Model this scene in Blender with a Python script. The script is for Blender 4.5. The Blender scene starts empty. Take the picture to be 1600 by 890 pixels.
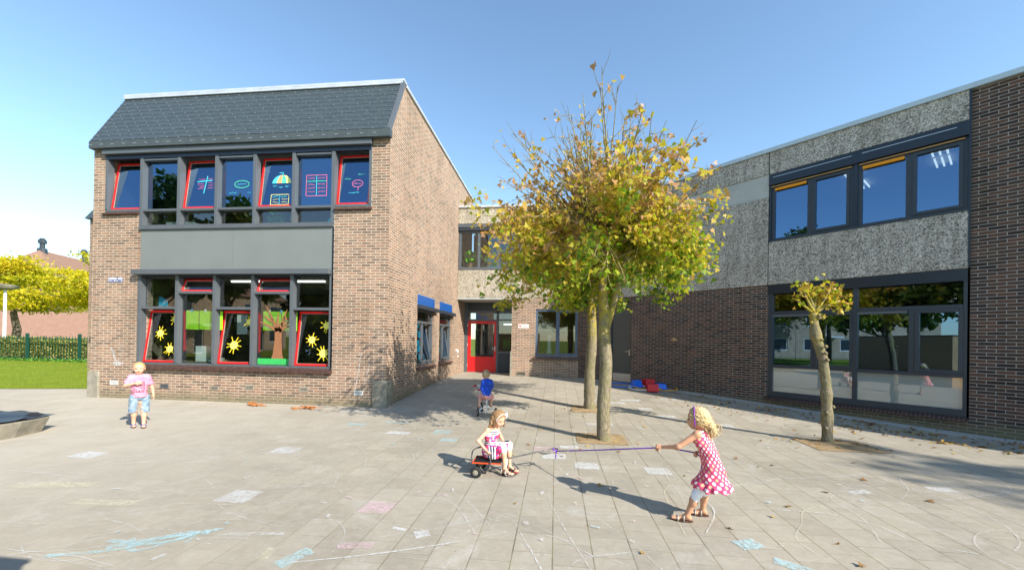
import bpy, math, random
import numpy as np
from mathutils import Vector, Matrix
random.seed(7); RNG=np.random.default_rng(7)
sc=bpy.context.scene; COL=sc.collection
R_=math.radians

# ---------------------------------------------------------------- helpers
def gz(y): return min(max(.045*(y-8.0),0.0),.22)

class MB:
    """collects polygons for ONE mesh object"""
    def __init__(s,T=None): s.v=[];s.f=[];s.m=[];s.T=T;s.cur=0
    def add(s,vs,fs,m=None):
        b=len(s.v)
        if s.T: vs=[s.T(p) for p in vs]
        s.v+= [tuple(p) for p in vs]; s.f+=[tuple(b+i for i in f) for f in fs]; s.m+=[s.cur if m is None else m]*len(fs)
    def box(s,x0,x1,y0,y1,z0,z1,R=None,m=None):
        vs=[(x,y,z) for x in(x0,x1) for y in(y0,y1) for z in(z0,z1)]
        if R: vs=[R(p) for p in vs]
        s.add(vs,[(0,1,3,2),(4,6,7,5),(0,4,5,1),(2,3,7,6),(0,2,6,4),(1,5,7,3)],m)
    def quad(s,a,b,c,d,m=None): s.add([a,b,c,d],[(0,1,2,3)],m)
    def poly(s,pts,m=None): s.add(pts,[tuple(range(len(pts)))],m)
    def prism(s,pts,d,m=None):
        n=len(pts);d=Vector(d);q=[tuple(Vector(p)+d) for p in pts]
        s.add(list(pts)+q,[tuple(range(n))[::-1],tuple(range(n,2*n))]+[(i,(i+1)%n,n+(i+1)%n,n+i) for i in range(n)],m)
    def tube(s,pts,rad,n=6,caps=True,m=None,flat=1.0):
        pts=[Vector(p) for p in pts]
        if not hasattr(rad,'__len__'): rad=[rad]*len(pts)
        vs=[];up=None
        for i,p in enumerate(pts):
            t=(pts[min(i+1,len(pts)-1)]-pts[max(i-1,0)])
            if t.length<1e-9: t=Vector((0,0,1))
            t.normalize()
            if up is None: up=t.orthogonal().normalized()
            up=(up-t*up.dot(t))
            if up.length<1e-6: up=t.orthogonal()
            up.normalize(); w=t.cross(up)
            for k in range(n):
                a=2*math.pi*k/n; vs.append(p+(up*math.cos(a)+w*math.sin(a)*flat)*rad[i])
        fs=[]
        for i in range(len(pts)-1):
            for k in range(n):
                a=i*n+k;b=i*n+(k+1)%n; fs.append((a,b,b+n,a+n))
        if caps: fs+=[tuple(range(n))[::-1],tuple(range((len(pts)-1)*n,len(pts)*n))]
        s.add(vs,fs,m)
    def disc(s,c,ax,r,h,n=20,m=None):
        c=Vector(c);ax=Vector(ax).normalized(); s.tube([c-ax*h/2,c+ax*h/2],r,n,True,m)
    def torus(s,c,ax,R,r,n=24,k=8,m=None,a0=0,a1=2*math.pi):
        c=Vector(c);ax=Vector(ax).normalized();u=ax.orthogonal().normalized();w=ax.cross(u)
        full=abs(a1-a0)>6.28; vs=[];N=n if full else n+1
        for i in range(N):
            a=a0+(a1-a0)*i/n; d=u*math.cos(a)+w*math.sin(a)
            for j in range(k):
                b=2*math.pi*j/k; vs.append(c+d*(R+r*math.cos(b))+ax*r*math.sin(b))
        fs=[]
        for i in range(n if full else n):
            i2=(i+1)%N
            for j in range(k): fs.append((i*k+j,i*k+(j+1)%k,i2*k+(j+1)%k,i2*k+j))
        s.add(vs,fs,m)
    def grid_wall(s,u0,u1,z0,z1,holes,y0,y1):
        us=sorted({u0,u1,*[h[0] for h in holes],*[h[1] for h in holes]}); us=[u for u in us if u0<=u<=u1]
        zs=sorted({z0,z1,*[h[2] for h in holes],*[h[3] for h in holes]}); zs=[z for z in zs if z0<=z<=z1]
        def solid(i,j):
            if i<0 or j<0 or i>=len(us)-1 or j>=len(zs)-1: return False
            cu=(us[i]+us[i+1])/2;cz=(zs[j]+zs[j+1])/2
            return not any(h[0]<cu<h[1] and h[2]<cz<h[3] for h in holes)
        for i in range(len(us)-1):
            for j in range(len(zs)-1):
                if not solid(i,j): continue
                a,b,c,d=us[i],us[i+1],zs[j],zs[j+1]
                s.quad((a,y0,c),(b,y0,c),(b,y0,d),(a,y0,d)); s.quad((b,y1,c),(a,y1,c),(a,y1,d),(b,y1,d))
                if not solid(i-1,j): s.quad((a,y1,c),(a,y0,c),(a,y0,d),(a,y1,d))
                if not solid(i+1,j): s.quad((b,y0,c),(b,y1,c),(b,y1,d),(b,y0,d))
                if not solid(i,j-1): s.quad((a,y1,c),(b,y1,c),(b,y0,c),(a,y0,c))
                if not solid(i,j+1): s.quad((a,y0,d),(b,y0,d),(b,y1,d),(a,y1,d))
    def rect(s,x0,x1,z0,z1,y0,y1,w,R=None,m=None):
        s.box(x0,x0+w,y0,y1,z0,z1,R,m);s.box(x1-w,x1,y0,y1,z0,z1,R,m)
        s.box(x0+w,x1-w,y0,y1,z0,z0+w,R,m);s.box(x0+w,x1-w,y0,y1,z1-w,z1,R,m)
    def split(s,name,mat,parent=None,**k):
        """one object per loose piece"""
        par=list(range(len(s.v)))
        def fd(a):
            while par[a]!=a: par[a]=par[par[a]];a=par[a]
            return a
        for f in s.f:
            for i in f[1:]: par[fd(i)]=fd(f[0])
        g={}
        for f,m in zip(s.f,s.m): g.setdefault(fd(f[0]),[]).append((f,m))
        out=[]
        for fs in g.values():
            b=MB();ids=sorted({i for f,_ in fs for i in f});mp={i:j for j,i in enumerate(ids)}
            b.v=[s.v[i] for i in ids];b.f=[tuple(mp[i] for i in f) for f,_ in fs];b.m=[m for _,m in fs];out.append(b.build(name,mat,parent,**k))
        return out
    def build(s,name,mat,parent=None,off=None,smooth=False,bevel=0,uv=True):
        me=bpy.data.meshes.new(name)
        o3=Vector(off) if off else (Vector(parent.get('_o',(0,0,0))) if parent else Vector((0,0,0)))
        me.from_pydata([tuple(Vector(p)-o3) for p in s.v],[],s.f); me.validate(); me.update()
        for mm in (mat if isinstance(mat,(list,tuple)) else [mat]): me.materials.append(mm)
        if len(me.polygons)==len(s.m): me.polygons.foreach_set('material_index',s.m)
        if uv:
            l=me.uv_layers.new(name='UVMap');V=me.vertices;off2=o3
            for p in me.polygons:
                n=p.normal;ax,ay,az=abs(n.x),abs(n.y),abs(n.z)
                for li in p.loop_indices:
                    c=V[me.loops[li].vertex_index].co+off2
                    l.data[li].uv=(c.x,c.y) if az>max(ax,ay) and az>.8 else ((c.x,c.z) if ay>=ax else (c.y,c.z))
        if smooth: me.polygons.foreach_set('use_smooth',[True]*len(me.polygons))
        o=bpy.data.objects.new(name,me);COL.objects.link(o)
        if parent: o.parent=parent; o['_o']=list(o3)
        if bevel:
            b=o.modifiers.new('b','BEVEL');b.width=bevel;b.segments=2;b.limit_method='ANGLE'
        return o
def tag(o,label=None,cat=None,group=None,kind=None):
    if label:o['label']=label
    if cat:o['category']=cat
    if group:o['group']=group
    if kind:o['kind']=kind
    return o
def thing(name,loc,label,cat,group=None,rz=0,o3=None):
    o=bpy.data.objects.new(name,None);COL.objects.link(o);o.location=loc;o.rotation_euler=(0,0,rz);o.empty_display_size=.1
    o['_o']=list(loc if o3 is None else o3)
    return tag(o,label,cat,group)
def copytree(root,loc,rz,label,group=None,s=1.0):
    r=root.copy();COL.objects.link(r);r.location=loc;r.rotation_euler=(0,0,rz);r.scale=(s,s,s);r['label']=label
    if group:r['group']=group
    for ch in list(root.children):
        c=ch.copy();COL.objects.link(c);c.parent=r
        for g in list(ch.children):
            d=g.copy();COL.objects.link(d);d.parent=c
    return r

# ---------------------------------------------------------------- materials
class NT:
    def __init__(s,name):
        s.m=bpy.data.materials.new(name);s.m.use_nodes=True;s.t=s.m.node_tree;s.t.nodes.clear()
        s.out=s.n('ShaderNodeOutputMaterial')
    def n(s,ty,**k):
        x=s.t.nodes.new(ty)
        for a,b in k.items():
            if hasattr(x,a): setattr(x,a,b)
            else: x.inputs[a.replace('_',' ')].default_value=b
        return x
    def l(s,a,b): s.t.links.new(a,b)
    def pb(s,col=(.5,.5,.5),rough=.8,spec=.3,metal=0):
        p=s.n('ShaderNodeBsdfPrincipled');p.inputs['Base Color'].default_value=(*col,1);p.inputs['Roughness'].default_value=rough
        p.inputs['Specular IOR Level'].default_value=spec;p.inputs['Metallic'].default_value=metal
        s.l(p.outputs[0],s.out.inputs[0]);s.p=p;return p
    def ramp(s,fac,stops,interp='LINEAR'):
        r=s.n('ShaderNodeValToRGB');e=r.color_ramp;e.interpolation=interp
        while len(e.elements)<len(stops): e.elements.new(.5)
        for i,(p,c) in enumerate(stops):
            e.elements[i].position=p;e.elements[i].color=(*c,1) if len(c)==3 else c
        s.l(fac,r.inputs[0]);return r.outputs[0]
    def uv(s): return s.n('ShaderNodeUVMap').outputs[0]
    def obj(s): return s.n('ShaderNodeTexCoord').outputs['Object']
    def noise(s,vec,scale,detail=3,rough=.5,dist=0):
        x=s.n('ShaderNodeTexNoise');x.inputs['Scale'].default_value=scale;x.inputs['Detail'].default_value=detail;x.inputs['Roughness'].default_value=rough;x.inputs['Distortion'].default_value=dist
        if vec is not None:s.l(vec,x.inputs['Vector'])
        return x.outputs[0]
    def mix(s,f,a,b,bt='MIX'):
        x=s.n('ShaderNodeMix',data_type='RGBA',blend_type=bt)
        for i,v in ((0,f),(6,a),(7,b)):
            if hasattr(v,'links'): s.l(v,x.inputs[i])
            else: x.inputs[i].default_value=v if i==0 else (*v,1)
        return x.outputs[2]
    def math(s,op,a,b=0,clamp=False):
        x=s.n('ShaderNodeMath',operation=op);x.use_clamp=clamp
        for i,v in ((0,a),(1,b)):
            if hasattr(v,'links'): s.l(v,x.inputs[i])
            else: x.inputs[i].default_value=v
        return x.outputs[0]
    def bump(s,h,st=.3,d=.01):
        b=s.n('ShaderNodeBump');b.inputs['Strength'].default_value=st;b.inputs['Distance'].default_value=d
        s.l(h,b.inputs['Height']);s.l(b.outputs[0],s.p.inputs['Normal'])
    def col(s,c): s.l(c,s.p.inputs['Base Color'])

def plain(name,col,rough=.6,var=.12,scale=6,spec=.3,metal=0,bump=0,bscale=200):
    t=NT(name);t.pb(col,rough,spec,metal);o=t.obj()
    n=t.noise(o,scale,4,.6)
    t.col(t.ramp(n,[(.3,tuple(c*(1-var) for c in col)),(.7,tuple(min(1,c*(1+var)) for c in col))]))
    if bump: t.bump(t.noise(o,bscale,3),bump,.004)
    return t.m

def brickmat(name,pal,mortar,bw=.22,rh=.0625,ms=.0055,grime=.5,offs=.5):
    t=NT(name);t.pb((.5,.4,.3),.9,.15);uv=t.uv()
    b=t.n('ShaderNodeTexBrick');b.offset=offs;b.squash=1
    t.l(uv,b.inputs['Vector'])
    for k,v in (('Scale',1),('Mortar Size',ms),('Mortar Smooth',.15),('Bias',0),('Brick Width',bw),('Row Height',rh)): b.inputs[k].default_value=v
    b.inputs['Color1'].default_value=(0,0,0,1);b.inputs['Color2'].default_value=(1,1,1,1);b.inputs['Mortar'].default_value=(.5,.5,.5,1)
    n=len(pal); c=t.ramp(b.outputs['Color'],[(i/(n-1)*.9+.05,p) for i,p in enumerate(pal)],'LINEAR')
    c=t.mix(.55,c,t.ramp(t.noise(uv,35,4,.7),[(.3,(.72,.7,.68)),(.7,(1.22,1.18,1.13))]),'MULTIPLY')
    mo=t.mix(.5,mortar,t.ramp(t.noise(uv,8,3),[(.3,(.75,.75,.75)),(.7,(1.1,1.1,1.1))]),'MULTIPLY')
    c=t.mix(b.outputs['Fac'],c,mo)
    g=t.ramp(t.noise(uv,.55,5,.65,.3),[(.3,(.78,.77,.74)),(.52,(1,1,1)),(.72,(1.1,1.09,1.07))])
    c=t.mix(grime,c,g,'MULTIPLY')
    mp=t.n('ShaderNodeMapping');mp.inputs['Scale'].default_value=(3,.22,1);t.l(uv,mp.inputs[0])
    c=t.mix(.6,c,t.ramp(t.noise(mp.outputs[0],1.5,5,.65),[(.32,(.74,.73,.70)),(.52,(1,1,1)),(.75,(1.1,1.1,1.08))]),'MULTIPLY')
    # algae and splash dirt along the base of the wall
    sx=t.n('ShaderNodeSeparateXYZ');t.l(uv,sx.inputs[0])
    z=t.math('ADD',sx.outputs[1],t.math('MULTIPLY',t.noise(uv,3,3),.25))
    c=t.mix(t.ramp(z,[(.2,(.65,.65,.65)),(.42,(0,0,0))]),c,(.17,.165,.10))
    t.col(c); t.bump(t.math('SUBTRACT',1,b.outputs['Fac']),.5,.006)
    return t.m

M={}
pal=[(.17,.115,.088),(.235,.155,.112),(.32,.19,.13),(.255,.18,.135),(.335,.22,.155),(.21,.15,.115)]
M['brick']=brickmat('brick',pal,(.58,.52,.42),ms=.0065,grime=.8)
M['brick_shaded']=brickmat('brick_shaded_brown',[(.045,.032,.028),(.09,.055,.042),(.145,.075,.052),(.065,.048,.042),(.12,.075,.053),(.055,.04,.036)],(.36,.345,.32))  # same brick, its colours darkened to carry the wing's shade
M['brick_house']=brickmat('brick_house',[(.42,.30,.2),(.5,.36,.24),(.36,.25,.17)],(.55,.5,.42))
def aggregate(name,a,b,c,sc_=55):
    t=NT(name);t.pb((.5,.5,.5),.9,.2);o=t.obj()
    v=t.n('ShaderNodeTexVoronoi',feature='F1');v.inputs['Scale'].default_value=sc_;t.l(o,v.inputs['Vector'])
    sp=t.n('ShaderNodeSeparateColor');t.l(v.outputs['Color'],sp.inputs[0])
    col=t.ramp(sp.outputs[0],[(0,a),(.25,b),(.6,c),(.85,tuple(x*1.3 for x in c)),(1,(.75,.72,.66))],'LINEAR')
    d=t.ramp(v.outputs['Distance'],[(.25,(1,1,1)),(.62,(.55,.54,.52))])
    col=t.mix(.9,col,d,'MULTIPLY')
    col=t.mix(.7,col,t.ramp(t.noise(o,1.2,6,.7),[(.3,(.72,.72,.7)),(.7,(1.15,1.15,1.15))]),'MULTIPLY')
    mp=t.n('ShaderNodeMapping');mp.inputs['Scale'].default_value=(5,5,.35);t.l(o,mp.inputs[0])
    col=t.mix(.8,col,t.ramp(t.noise(mp.outputs[0],1.6,5,.65),[(.32,(.66,.65,.62)),(.55,(1,1,1)),(.75,(1.12,1.12,1.1))]),'MULTIPLY')
    t.col(col);t.bump(t.math('SUBTRACT',1,v.outputs['Distance']),.6,.01);return t.m
M['agg']=aggregate('washed_concrete',(.17,.16,.145),(.40,.38,.34),(.62,.58,.52))
M['agg2']=aggregate('washed_concrete_warm',(.2,.18,.14),(.48,.42,.33),(.6,.54,.44))
M['smooth_conc']=plain('smooth_concrete',(.42,.44,.42),.85,.10,2.5,.2,0,.15)
M['conc']=plain('cast_concrete',(.27,.25,.20),.9,.28,5,.2,0,.4,60)
M['anth']=plain('anthracite_aluminium',(.092,.105,.118),.42,.06,3,.5)
M['anth_dark']=plain('dark_aluminium',(.028,.038,.052),.4,.08,3,.5)
M['navy']=plain('black_blue_housing',(.012,.018,.03),.3,.1,3,.5)
M['panel']=plain('facade_panel',(.17,.19,.185),.5,.05,1.3,.4)
M['red']=plain('red_paint',(.62,.012,.015),.35,.06,4,.5)
M['white']=plain('white_paint',(.75,.75,.73),.5,.05,3)
M['zinc']=plain('roof_edge_metal',(.62,.65,.68),.35,.1,3,.6,.4)
M['slate']=plain('fibre_slate',(.05,.066,.074),.45,.16,9,.4,0,.2,40)
M['slatef']=plain('fascia_slate',(.06,.075,.08),.5,.15,5,.4)
M['clip']=plain('steel_clip',(.6,.62,.62),.3,.05,3,.6,.8)
M['glazed']=plain('glazed_sill_brick',(.075,.04,.033),.35,.35,14,.5)
M['mort']=plain('mortar',(.30,.29,.27),.9)
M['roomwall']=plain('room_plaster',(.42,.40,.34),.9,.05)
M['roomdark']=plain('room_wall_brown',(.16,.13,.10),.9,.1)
M['roomfloor']=plain('room_floor',(.14,.13,.12),.5,.1)
M['ceil']=plain('room_ceiling',(.5,.49,.45),.9,.05)
M['blue']=plain('blue_panel',(.012,.085,.32),.4,.08)
M['kick']=plain('steel_kick_plate',(.55,.5,.43),.4,.1,20,.5,.5)
M['door_grey']=plain('grey_green_door',(.085,.09,.082),.5,.05)
M['orange']=plain('orange_blind_cloth',(.75,.30,.02),.8,.05)
M['steel']=plain('steel_tube',(.12,.115,.11),.35,.3,12,.5,.4)
M['black']=plain('black_rubber',(.02,.02,.02),.7,.3,8)
M['tarp']=plain('black_tarpaulin',(.025,.028,.032),.38,.4,5,.5,0,.5,15)
M['yellow']=plain('yellow_paper',(.78,.72,.14),.8,.08,20)
M['yellow2']=plain('yellow_card',(.85,.66,.02),.8,.08,20)
M['lime']=plain('lime_paper',(.36,.72,.02),.8,.08,6)
M['brownp']=plain('brown_paper',(.27,.12,.055),.85,.1,9)
M['greenp']=plain('green_paper',(.04,.42,.10),.8,.1,9)
M['cyan']=plain('cyan_paper',(.02,.42,.68),.8,.1)
M['paperw']=plain('white_paper',(.68,.72,.68),.8,.05)
M['wood']=plain('light_wood',(.45,.28,.12),.6,.15,12)
M['purple']=plain('purple_rope',(.17,.05,.42),.7,.3,90)
M['toyred']=plain('red_plastic',(.55,.012,.02),.35,.1)
M['toyblue']=plain('blue_plastic',(.01,.14,.72),.35,.1)
M['toyyel']=plain('amber_plastic',(.65,.33,.03),.4,.2,12)
M['greenmetal']=plain('green_steel',(.01,.065,.045),.45,.1,4)
M['plant']=plain('house_plant_leaf',(.10,.28,.04),.6,.3,10)
M['clipt']=plain('lilac_peg',(.02,.35,.6),.6)
def skinmat(n,c):
    t=NT(n);t.pb(c,.5,.35);t.p.inputs['Subsurface Weight'].default_value=.12;t.p.inputs['Subsurface Radius'].default_value=(.02,.008,.004)
    t.col(t.ramp(t.noise(t.obj(),18,4),[(.3,tuple(x*.88 for x in c)),(.7,tuple(min(1,x*1.1) for x in c))]));return t.m
M['skin']=skinmat('skin',(.56,.30,.18));M['skin2']=skinmat('skin_fair',(.70,.40,.27));M['lip']=plain('lips',(.45,.12,.1),.5)
M['eye']=plain('eye',(.05,.03,.025),.2);M['eyew']=plain('eye_white',(.7,.68,.65),.3)
def hairmat(n,c,c2):
    t=NT(n);t.pb(c,.5,.4);o=t.obj();t.col(t.ramp(t.noise(o,60,4,.7,2),[(.3,c),(.7,c2)]));t.bump(t.noise(o,140,3,.6,3),.6,.006);return t.m
M['blond']=hairmat('blond_hair',(.40,.26,.10),(.80,.64,.36));M['brownhair']=hairmat('light_brown_hair',(.16,.085,.035),(.42,.26,.12));M['sandy']=hairmat('sandy_short_hair',(.24,.17,.09),(.5,.38,.22));M['gold']=hairmat('golden_short_hair',(.42,.24,.09),(.66,.45,.2))
def glass(name,tint=(.75,.8,.8),base=.10,fr=1.9,gc=(.95,.97,1)):
    t=NT(name);tr=t.n('ShaderNodeBsdfTransparent');tr.inputs[0].default_value=(*tint,1)
    gl=t.n('ShaderNodeBsdfGlossy');gl.inputs['Color'].default_value=(*gc,1);gl.inputs['Roughness'].default_value=.003
    f=t.n('ShaderNodeFresnel');f.inputs[0].default_value=fr
    gm=t.n('ShaderNodeNewGeometry');fac=t.math('MULTIPLY',t.math('ADD',f.outputs[0],base,True),t.math('SUBTRACT',1,gm.outputs['Backfacing']))
    mx=t.n('ShaderNodeMixShader');t.l(fac,mx.inputs[0]);t.l(tr.outputs[0],mx.inputs[1]);t.l(gl.outputs[0],mx.inputs[2]);t.l(mx.outputs[0],t.out.inputs[0])
    return t.m
M['glass']=glass('window_glass',base=.06,fr=1.7)
M['glass2']=glass('coated_window_glass',(.5,.58,.62),.26,1.8,(.30,.52,.85))
def emit(n,c,s):
    t=NT(n);e=t.n('ShaderNodeEmission');e.inputs[0].default_value=(*c,1);e.inputs[1].default_value=s;t.l(e.outputs[0],t.out.inputs[0]);return t.m
M['tube']=emit('fluorescent_tube',(1,.95,.85),1.6)
t=NT('frosted_pane');t.pb((.27,.31,.295),.9,.2)
gl=t.n('ShaderNodeBsdfGlossy');gl.inputs['Roughness'].default_value=.01
mx=t.n('ShaderNodeMixShader');mx.inputs[0].default_value=.22;t.l(t.p.outputs[0],mx.inputs[1]);t.l(gl.outputs[0],mx.inputs[2]);t.l(mx.outputs[0],t.out.inputs[0]);M['frost']=t.m

# paving
def paving():
    t=NT('paving_slabs');t.pb((.4,.38,.33),.92,.15);uv=t.uv()
    sx=t.n('ShaderNodeSeparateXYZ');t.l(uv,sx.inputs[0]);cx=t.n('ShaderNodeCombineXYZ')
    t.l(sx.outputs[1],cx.inputs[0]);t.l(sx.outputs[0],cx.inputs[1])
    wob=t.noise(uv,1.3,2); 
    b=t.n('ShaderNodeTexBrick');b.offset=.5;t.l(cx.outputs[0],b.inputs['Vector'])
    for k,v in (('Scale',1),('Mortar Size',.003),('Mortar Smooth',.3),('Bias',0),('Brick Width',.3),('Row Height',.3)): b.inputs[k].default_value=v
    b.inputs['Color1'].default_value=(0,0,0,1);b.inputs['Color2'].default_value=(1,1,1,1);b.inputs['Mortar'].default_value=(.5,.5,.5,1)
    c=t.ramp(b.outputs['Color'],[(0,(.33,.302,.248)),(.5,(.35,.322,.265)),(1,(.372,.344,.285))])
    c=t.mix(.8,c,t.ramp(t.noise(uv,150,3,.7),[(.3,(.84,.84,.84)),(.7,(1.12,1.12,1.12))]),'MULTIPLY')
    c=t.mix(.9,c,t.ramp(t.noise(uv,.7,6,.65,.6),[(.28,(.80,.80,.79)),(.5,(1,1,1)),(.75,(1.12,1.11,1.08))]),'MULTIPLY')
    c=t.mix(.6,c,t.ramp(t.noise(uv,9,5,.7,1),[(.35,(.85,.84,.82)),(.65,(1.08,1.08,1.08))]),'MULTIPLY')
    # dry sand dust over the left half of the yard hides the joints
    dust=t.math('MULTIPLY',t.math('SUBTRACT',-2.6,sx.outputs[0]),.22,True)
    dust=t.math('MULTIPLY',dust,t.ramp(t.noise(uv,.5,5,.6),[(.25,(.75,.75,.75)),(.55,(1,1,1))]),True)
    xl=t.math('LESS_THAN',t.math('ABSOLUTE',t.math('SUBTRACT',t.math('FRACT',t.math('DIVIDE',t.math('ADD',sx.outputs[0],30),.3)),.5)),.481);xl=t.math('SUBTRACT',1,xl)
    jf=t.math('MULTIPLY',t.math('ADD',t.math('MULTIPLY',b.outputs['Fac'],.85),t.math('MULTIPLY',xl,.7),True),t.ramp(t.noise(uv,2.2,3),[(.3,(.5,.5,.5)),(.6,(1,1,1))]))
    jd=t.math('MULTIPLY',t.math('SUBTRACT',-.2,sx.outputs[0]),.38,True)
    jf=t.math('MULTIPLY',jf,t.math('SUBTRACT',1,t.math('MULTIPLY',jd,.74)));jf=t.math('MULTIPLY',jf,t.math('SUBTRACT',1,t.math('MULTIPLY',dust,.9)))
    jc=t.ramp(t.noise(uv,2.5,3),[(.4,(.10,.09,.065)),(.55,(.2,.17,.09)),(.7,(.13,.14,.05))])
    c=t.mix(t.math('MULTIPLY',jf,.9),c,jc)
    c=t.mix(t.math('MULTIPLY',dust,.75),c,t.ramp(t.noise(uv,1.6,6,.7,.8),[(.3,(.40,.365,.295)),(.7,(.50,.465,.39))]))
    # pale chalk dust haze trodden into the slabs
    c=t.mix(t.ramp(t.noise(uv,1.1,7,.75,1.5),[(.55,(0,0,0)),(.75,(.3,.3,.3))]),c,(.6,.61,.60))
    # small dark specks of grit
    v=t.n('ShaderNodeTexVoronoi');v.inputs['Scale'].default_value=7;t.l(uv,v.inputs['Vector'])
    c=t.mix(t.ramp(v.outputs['Distance'],[(.03,(.7,.7,.7)),(.06,(0,0,0))]),c,(.14,.12,.09))
    t.col(c);t.bump(t.math('SUBTRACT',t.noise(uv,120,3),t.math('MULTIPLY',jf,1.5)),.35,.004);return t.m
M['pave']=paving()
def simple2(name,a,b,scale,rough=.95,bump=.5,bs=60):
    t=NT(name);t.pb(a,rough,.1);o=t.uv();t.col(t.mix(.5,t.ramp(t.noise(o,scale,6,.7),[(.3,a),(.7,b)]),t.ramp(t.noise(o,scale*12,3,.7),[(.3,a),(.7,b)])));t.bump(t.noise(o,bs,3),bump,.01);return t.m
M['dirt']=simple2('sandy_soil',(.22,.155,.085),(.40,.30,.18),5)
M['lawn']=simple2('lawn_grass',(.13,.19,.012),(.24,.31,.03),1.2,.95,.9,120)
M['grass']=M['lawn']
M['asph']=simple2('asphalt',(.07,.07,.07),(.11,.11,.105),1)
M['kerb']=simple2('kerb_concrete',(.33,.325,.30),(.45,.44,.41),3)
def barkmat(name,a,b,moss=True):
    t=NT(name);t.pb(a,.95,.1);o=t.obj();mp=t.n('ShaderNodeMapping');mp.inputs['Scale'].default_value=(1,1,.35);t.l(o,mp.inputs[0])
    n=t.noise(mp.outputs[0],38,5,.7,.8);c=t.ramp(n,[(.3,tuple(x*.5 for x in a)),(.5,a),(.72,b)])
    if moss:
        sx=t.n('ShaderNodeSeparateXYZ');t.l(o,sx.inputs[0])
        zf=t.ramp(t.math('MULTIPLY',sx.outputs[2],.3),[(.42,(.0,.0,.0)),(.66,(1,1,1))])
        mf=t.math('MULTIPLY',t.ramp(t.noise(o,9,4,.6),[(.42,(0,0,0)),(.56,(1,1,1))]),zf)
        c=t.mix(t.math('MULTIPLY',mf,.85),c,(.42,.34,.02))
        c=t.mix(t.math('MULTIPLY',t.ramp(t.noise(o,5,4,.6),[(.45,(0,0,0)),(.6,(1,1,1))]),.35),c,(.16,.17,.05))
    t.col(c);t.bump(n,.9,.02);return t.m
M['bark']=barkmat('maple_bark',(.22,.185,.125),(.40,.35,.25))
M['bark2']=barkmat('grey_bark',(.14,.115,.09),(.28,.24,.19),False)
M['twig']=barkmat('twig_bark',(.27,.23,.09),(.48,.42,.18),False)
def leafmat(name,cols,trans=.45):
    t=NT(name);a=t.n('ShaderNodeAttribute',attribute_name='tone')
    c=t.ramp(a.outputs['Fac'],[(i/(len(cols)-1),x) for i,x in enumerate(cols)])
    d=t.n('ShaderNodeBsdfPrincipled');d.inputs['Roughness'].default_value=.5;d.inputs['Specular IOR Level'].default_value=.35;t.l(c,d.inputs['Base Color'])
    tr=t.n('ShaderNodeBsdfTranslucent');t.l(t.mix(1,c,(1.2,1.25,.7),'MULTIPLY'),tr.inputs[0])
    mx=t.n('ShaderNodeMixShader');mx.inputs[0].default_value=trans;t.l(d.outputs[0],mx.inputs[1]);t.l(tr.outputs[0],mx.inputs[2]);t.l(mx.outputs[0],t.out.inputs[0]);return t.m
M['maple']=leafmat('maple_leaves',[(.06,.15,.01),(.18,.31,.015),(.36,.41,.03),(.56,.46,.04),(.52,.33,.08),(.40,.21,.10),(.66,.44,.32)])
M['locust']=leafmat('yellow_foliage',[(.20,.27,.01),(.42,.42,.01),(.62,.52,.015),(.70,.55,.03)])
M['hedge']=leafmat('beech_hedge_leaves',[(.08,.12,.02),(.20,.25,.05),(.42,.42,.12),(.58,.42,.22)],.3)
M['darkleaf']=leafmat('green_foliage',[(.02,.05,.008),(.05,.10,.012),(.10,.16,.02),(.22,.2,.03)],.3)
M['dryleaf']=leafmat('dry_leaves',[(.14,.07,.03),(.26,.14,.05),(.38,.24,.08),(.42,.33,.08)],.1)
M['rooftile']=simple2('pink_roof_tiles',(.22,.13,.095),(.32,.205,.155),3)
M['grass_blades']=leafmat('grass_blades',[(.12,.19,.015),(.20,.28,.02),(.30,.36,.05)],.3)

# ---------------------------------------------------------------- leaves (numpy)
LEAF=np.array([(0,0),(.16,.10),(.48,.02),(.36,.26),(.52,.48),(.24,.46),(.18,.66),(0,1),(-.18,.66),(-.24,.46),(-.52,.48),(-.36,.26),(-.48,.02),(-.16,.10)])
OVAL=np.array([(0,0),(.28,.3),(.25,.7),(0,1),(-.25,.7),(-.28,.3)])
def leafmesh(name,P,size,tones,mat,parent,shape=LEAF,normals=None,droop=.3,off=None,flat=0):
    n=len(P);k=len(shape);P=np.asarray(P,float);size=np.broadcast_to(size,(n,))
    nrm=RNG.normal(size=(n,3)) if normals is None else np.asarray(normals)+RNG.normal(size=(n,3))*.45
    if flat: nrm=np.array([0,0,1.])+RNG.normal(size=(n,3))*flat
    nrm/=np.linalg.norm(nrm,axis=1)[:,None]
    r=RNG.normal(size=(n,3));r[:,2]-=droop
    d=r-nrm*(r*nrm).sum(1)[:,None];d/=np.linalg.norm(d,axis=1)[:,None]+1e-9
    w=np.cross(nrm,d);fold=.18
    V=(P[:,None,:]+(d[:,None,:]*shape[None,:,1,None]+w[:,None,:]*shape[None,:,0,None]+nrm[:,None,:]*(np.abs(shape[:,0])**1.0*fold-shape[:,1]**2*.15)[None,:,None])*size[:,None,None]).reshape(-1,3)
    o3=np.array(off if off is not None else (parent.get('_o',(0,0,0)) if parent else (0,0,0)))
    V=V-o3
    me=bpy.data.meshes.new(name);me.vertices.add(n*k);me.vertices.foreach_set('co',V.ravel())
    me.loops.add(n*k);me.loops.foreach_set('vertex_index',np.arange(n*k));me.polygons.add(n);me.polygons.foreach_set('loop_start',np.arange(n)*k);me.polygons.foreach_set('loop_total',np.full(n,k))
    me.update(calc_edges=True);a=me.attributes.new('tone','FLOAT','FACE');a.data.foreach_set('value',np.clip(np.broadcast_to(tones,(n,)),0,1).astype(float))
    me.materials.append(mat);o=bpy.data.objects.new(name,me);COL.objects.link(o)
    if parent:o.parent=parent;o['_o']=list(o3)
    return o

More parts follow.
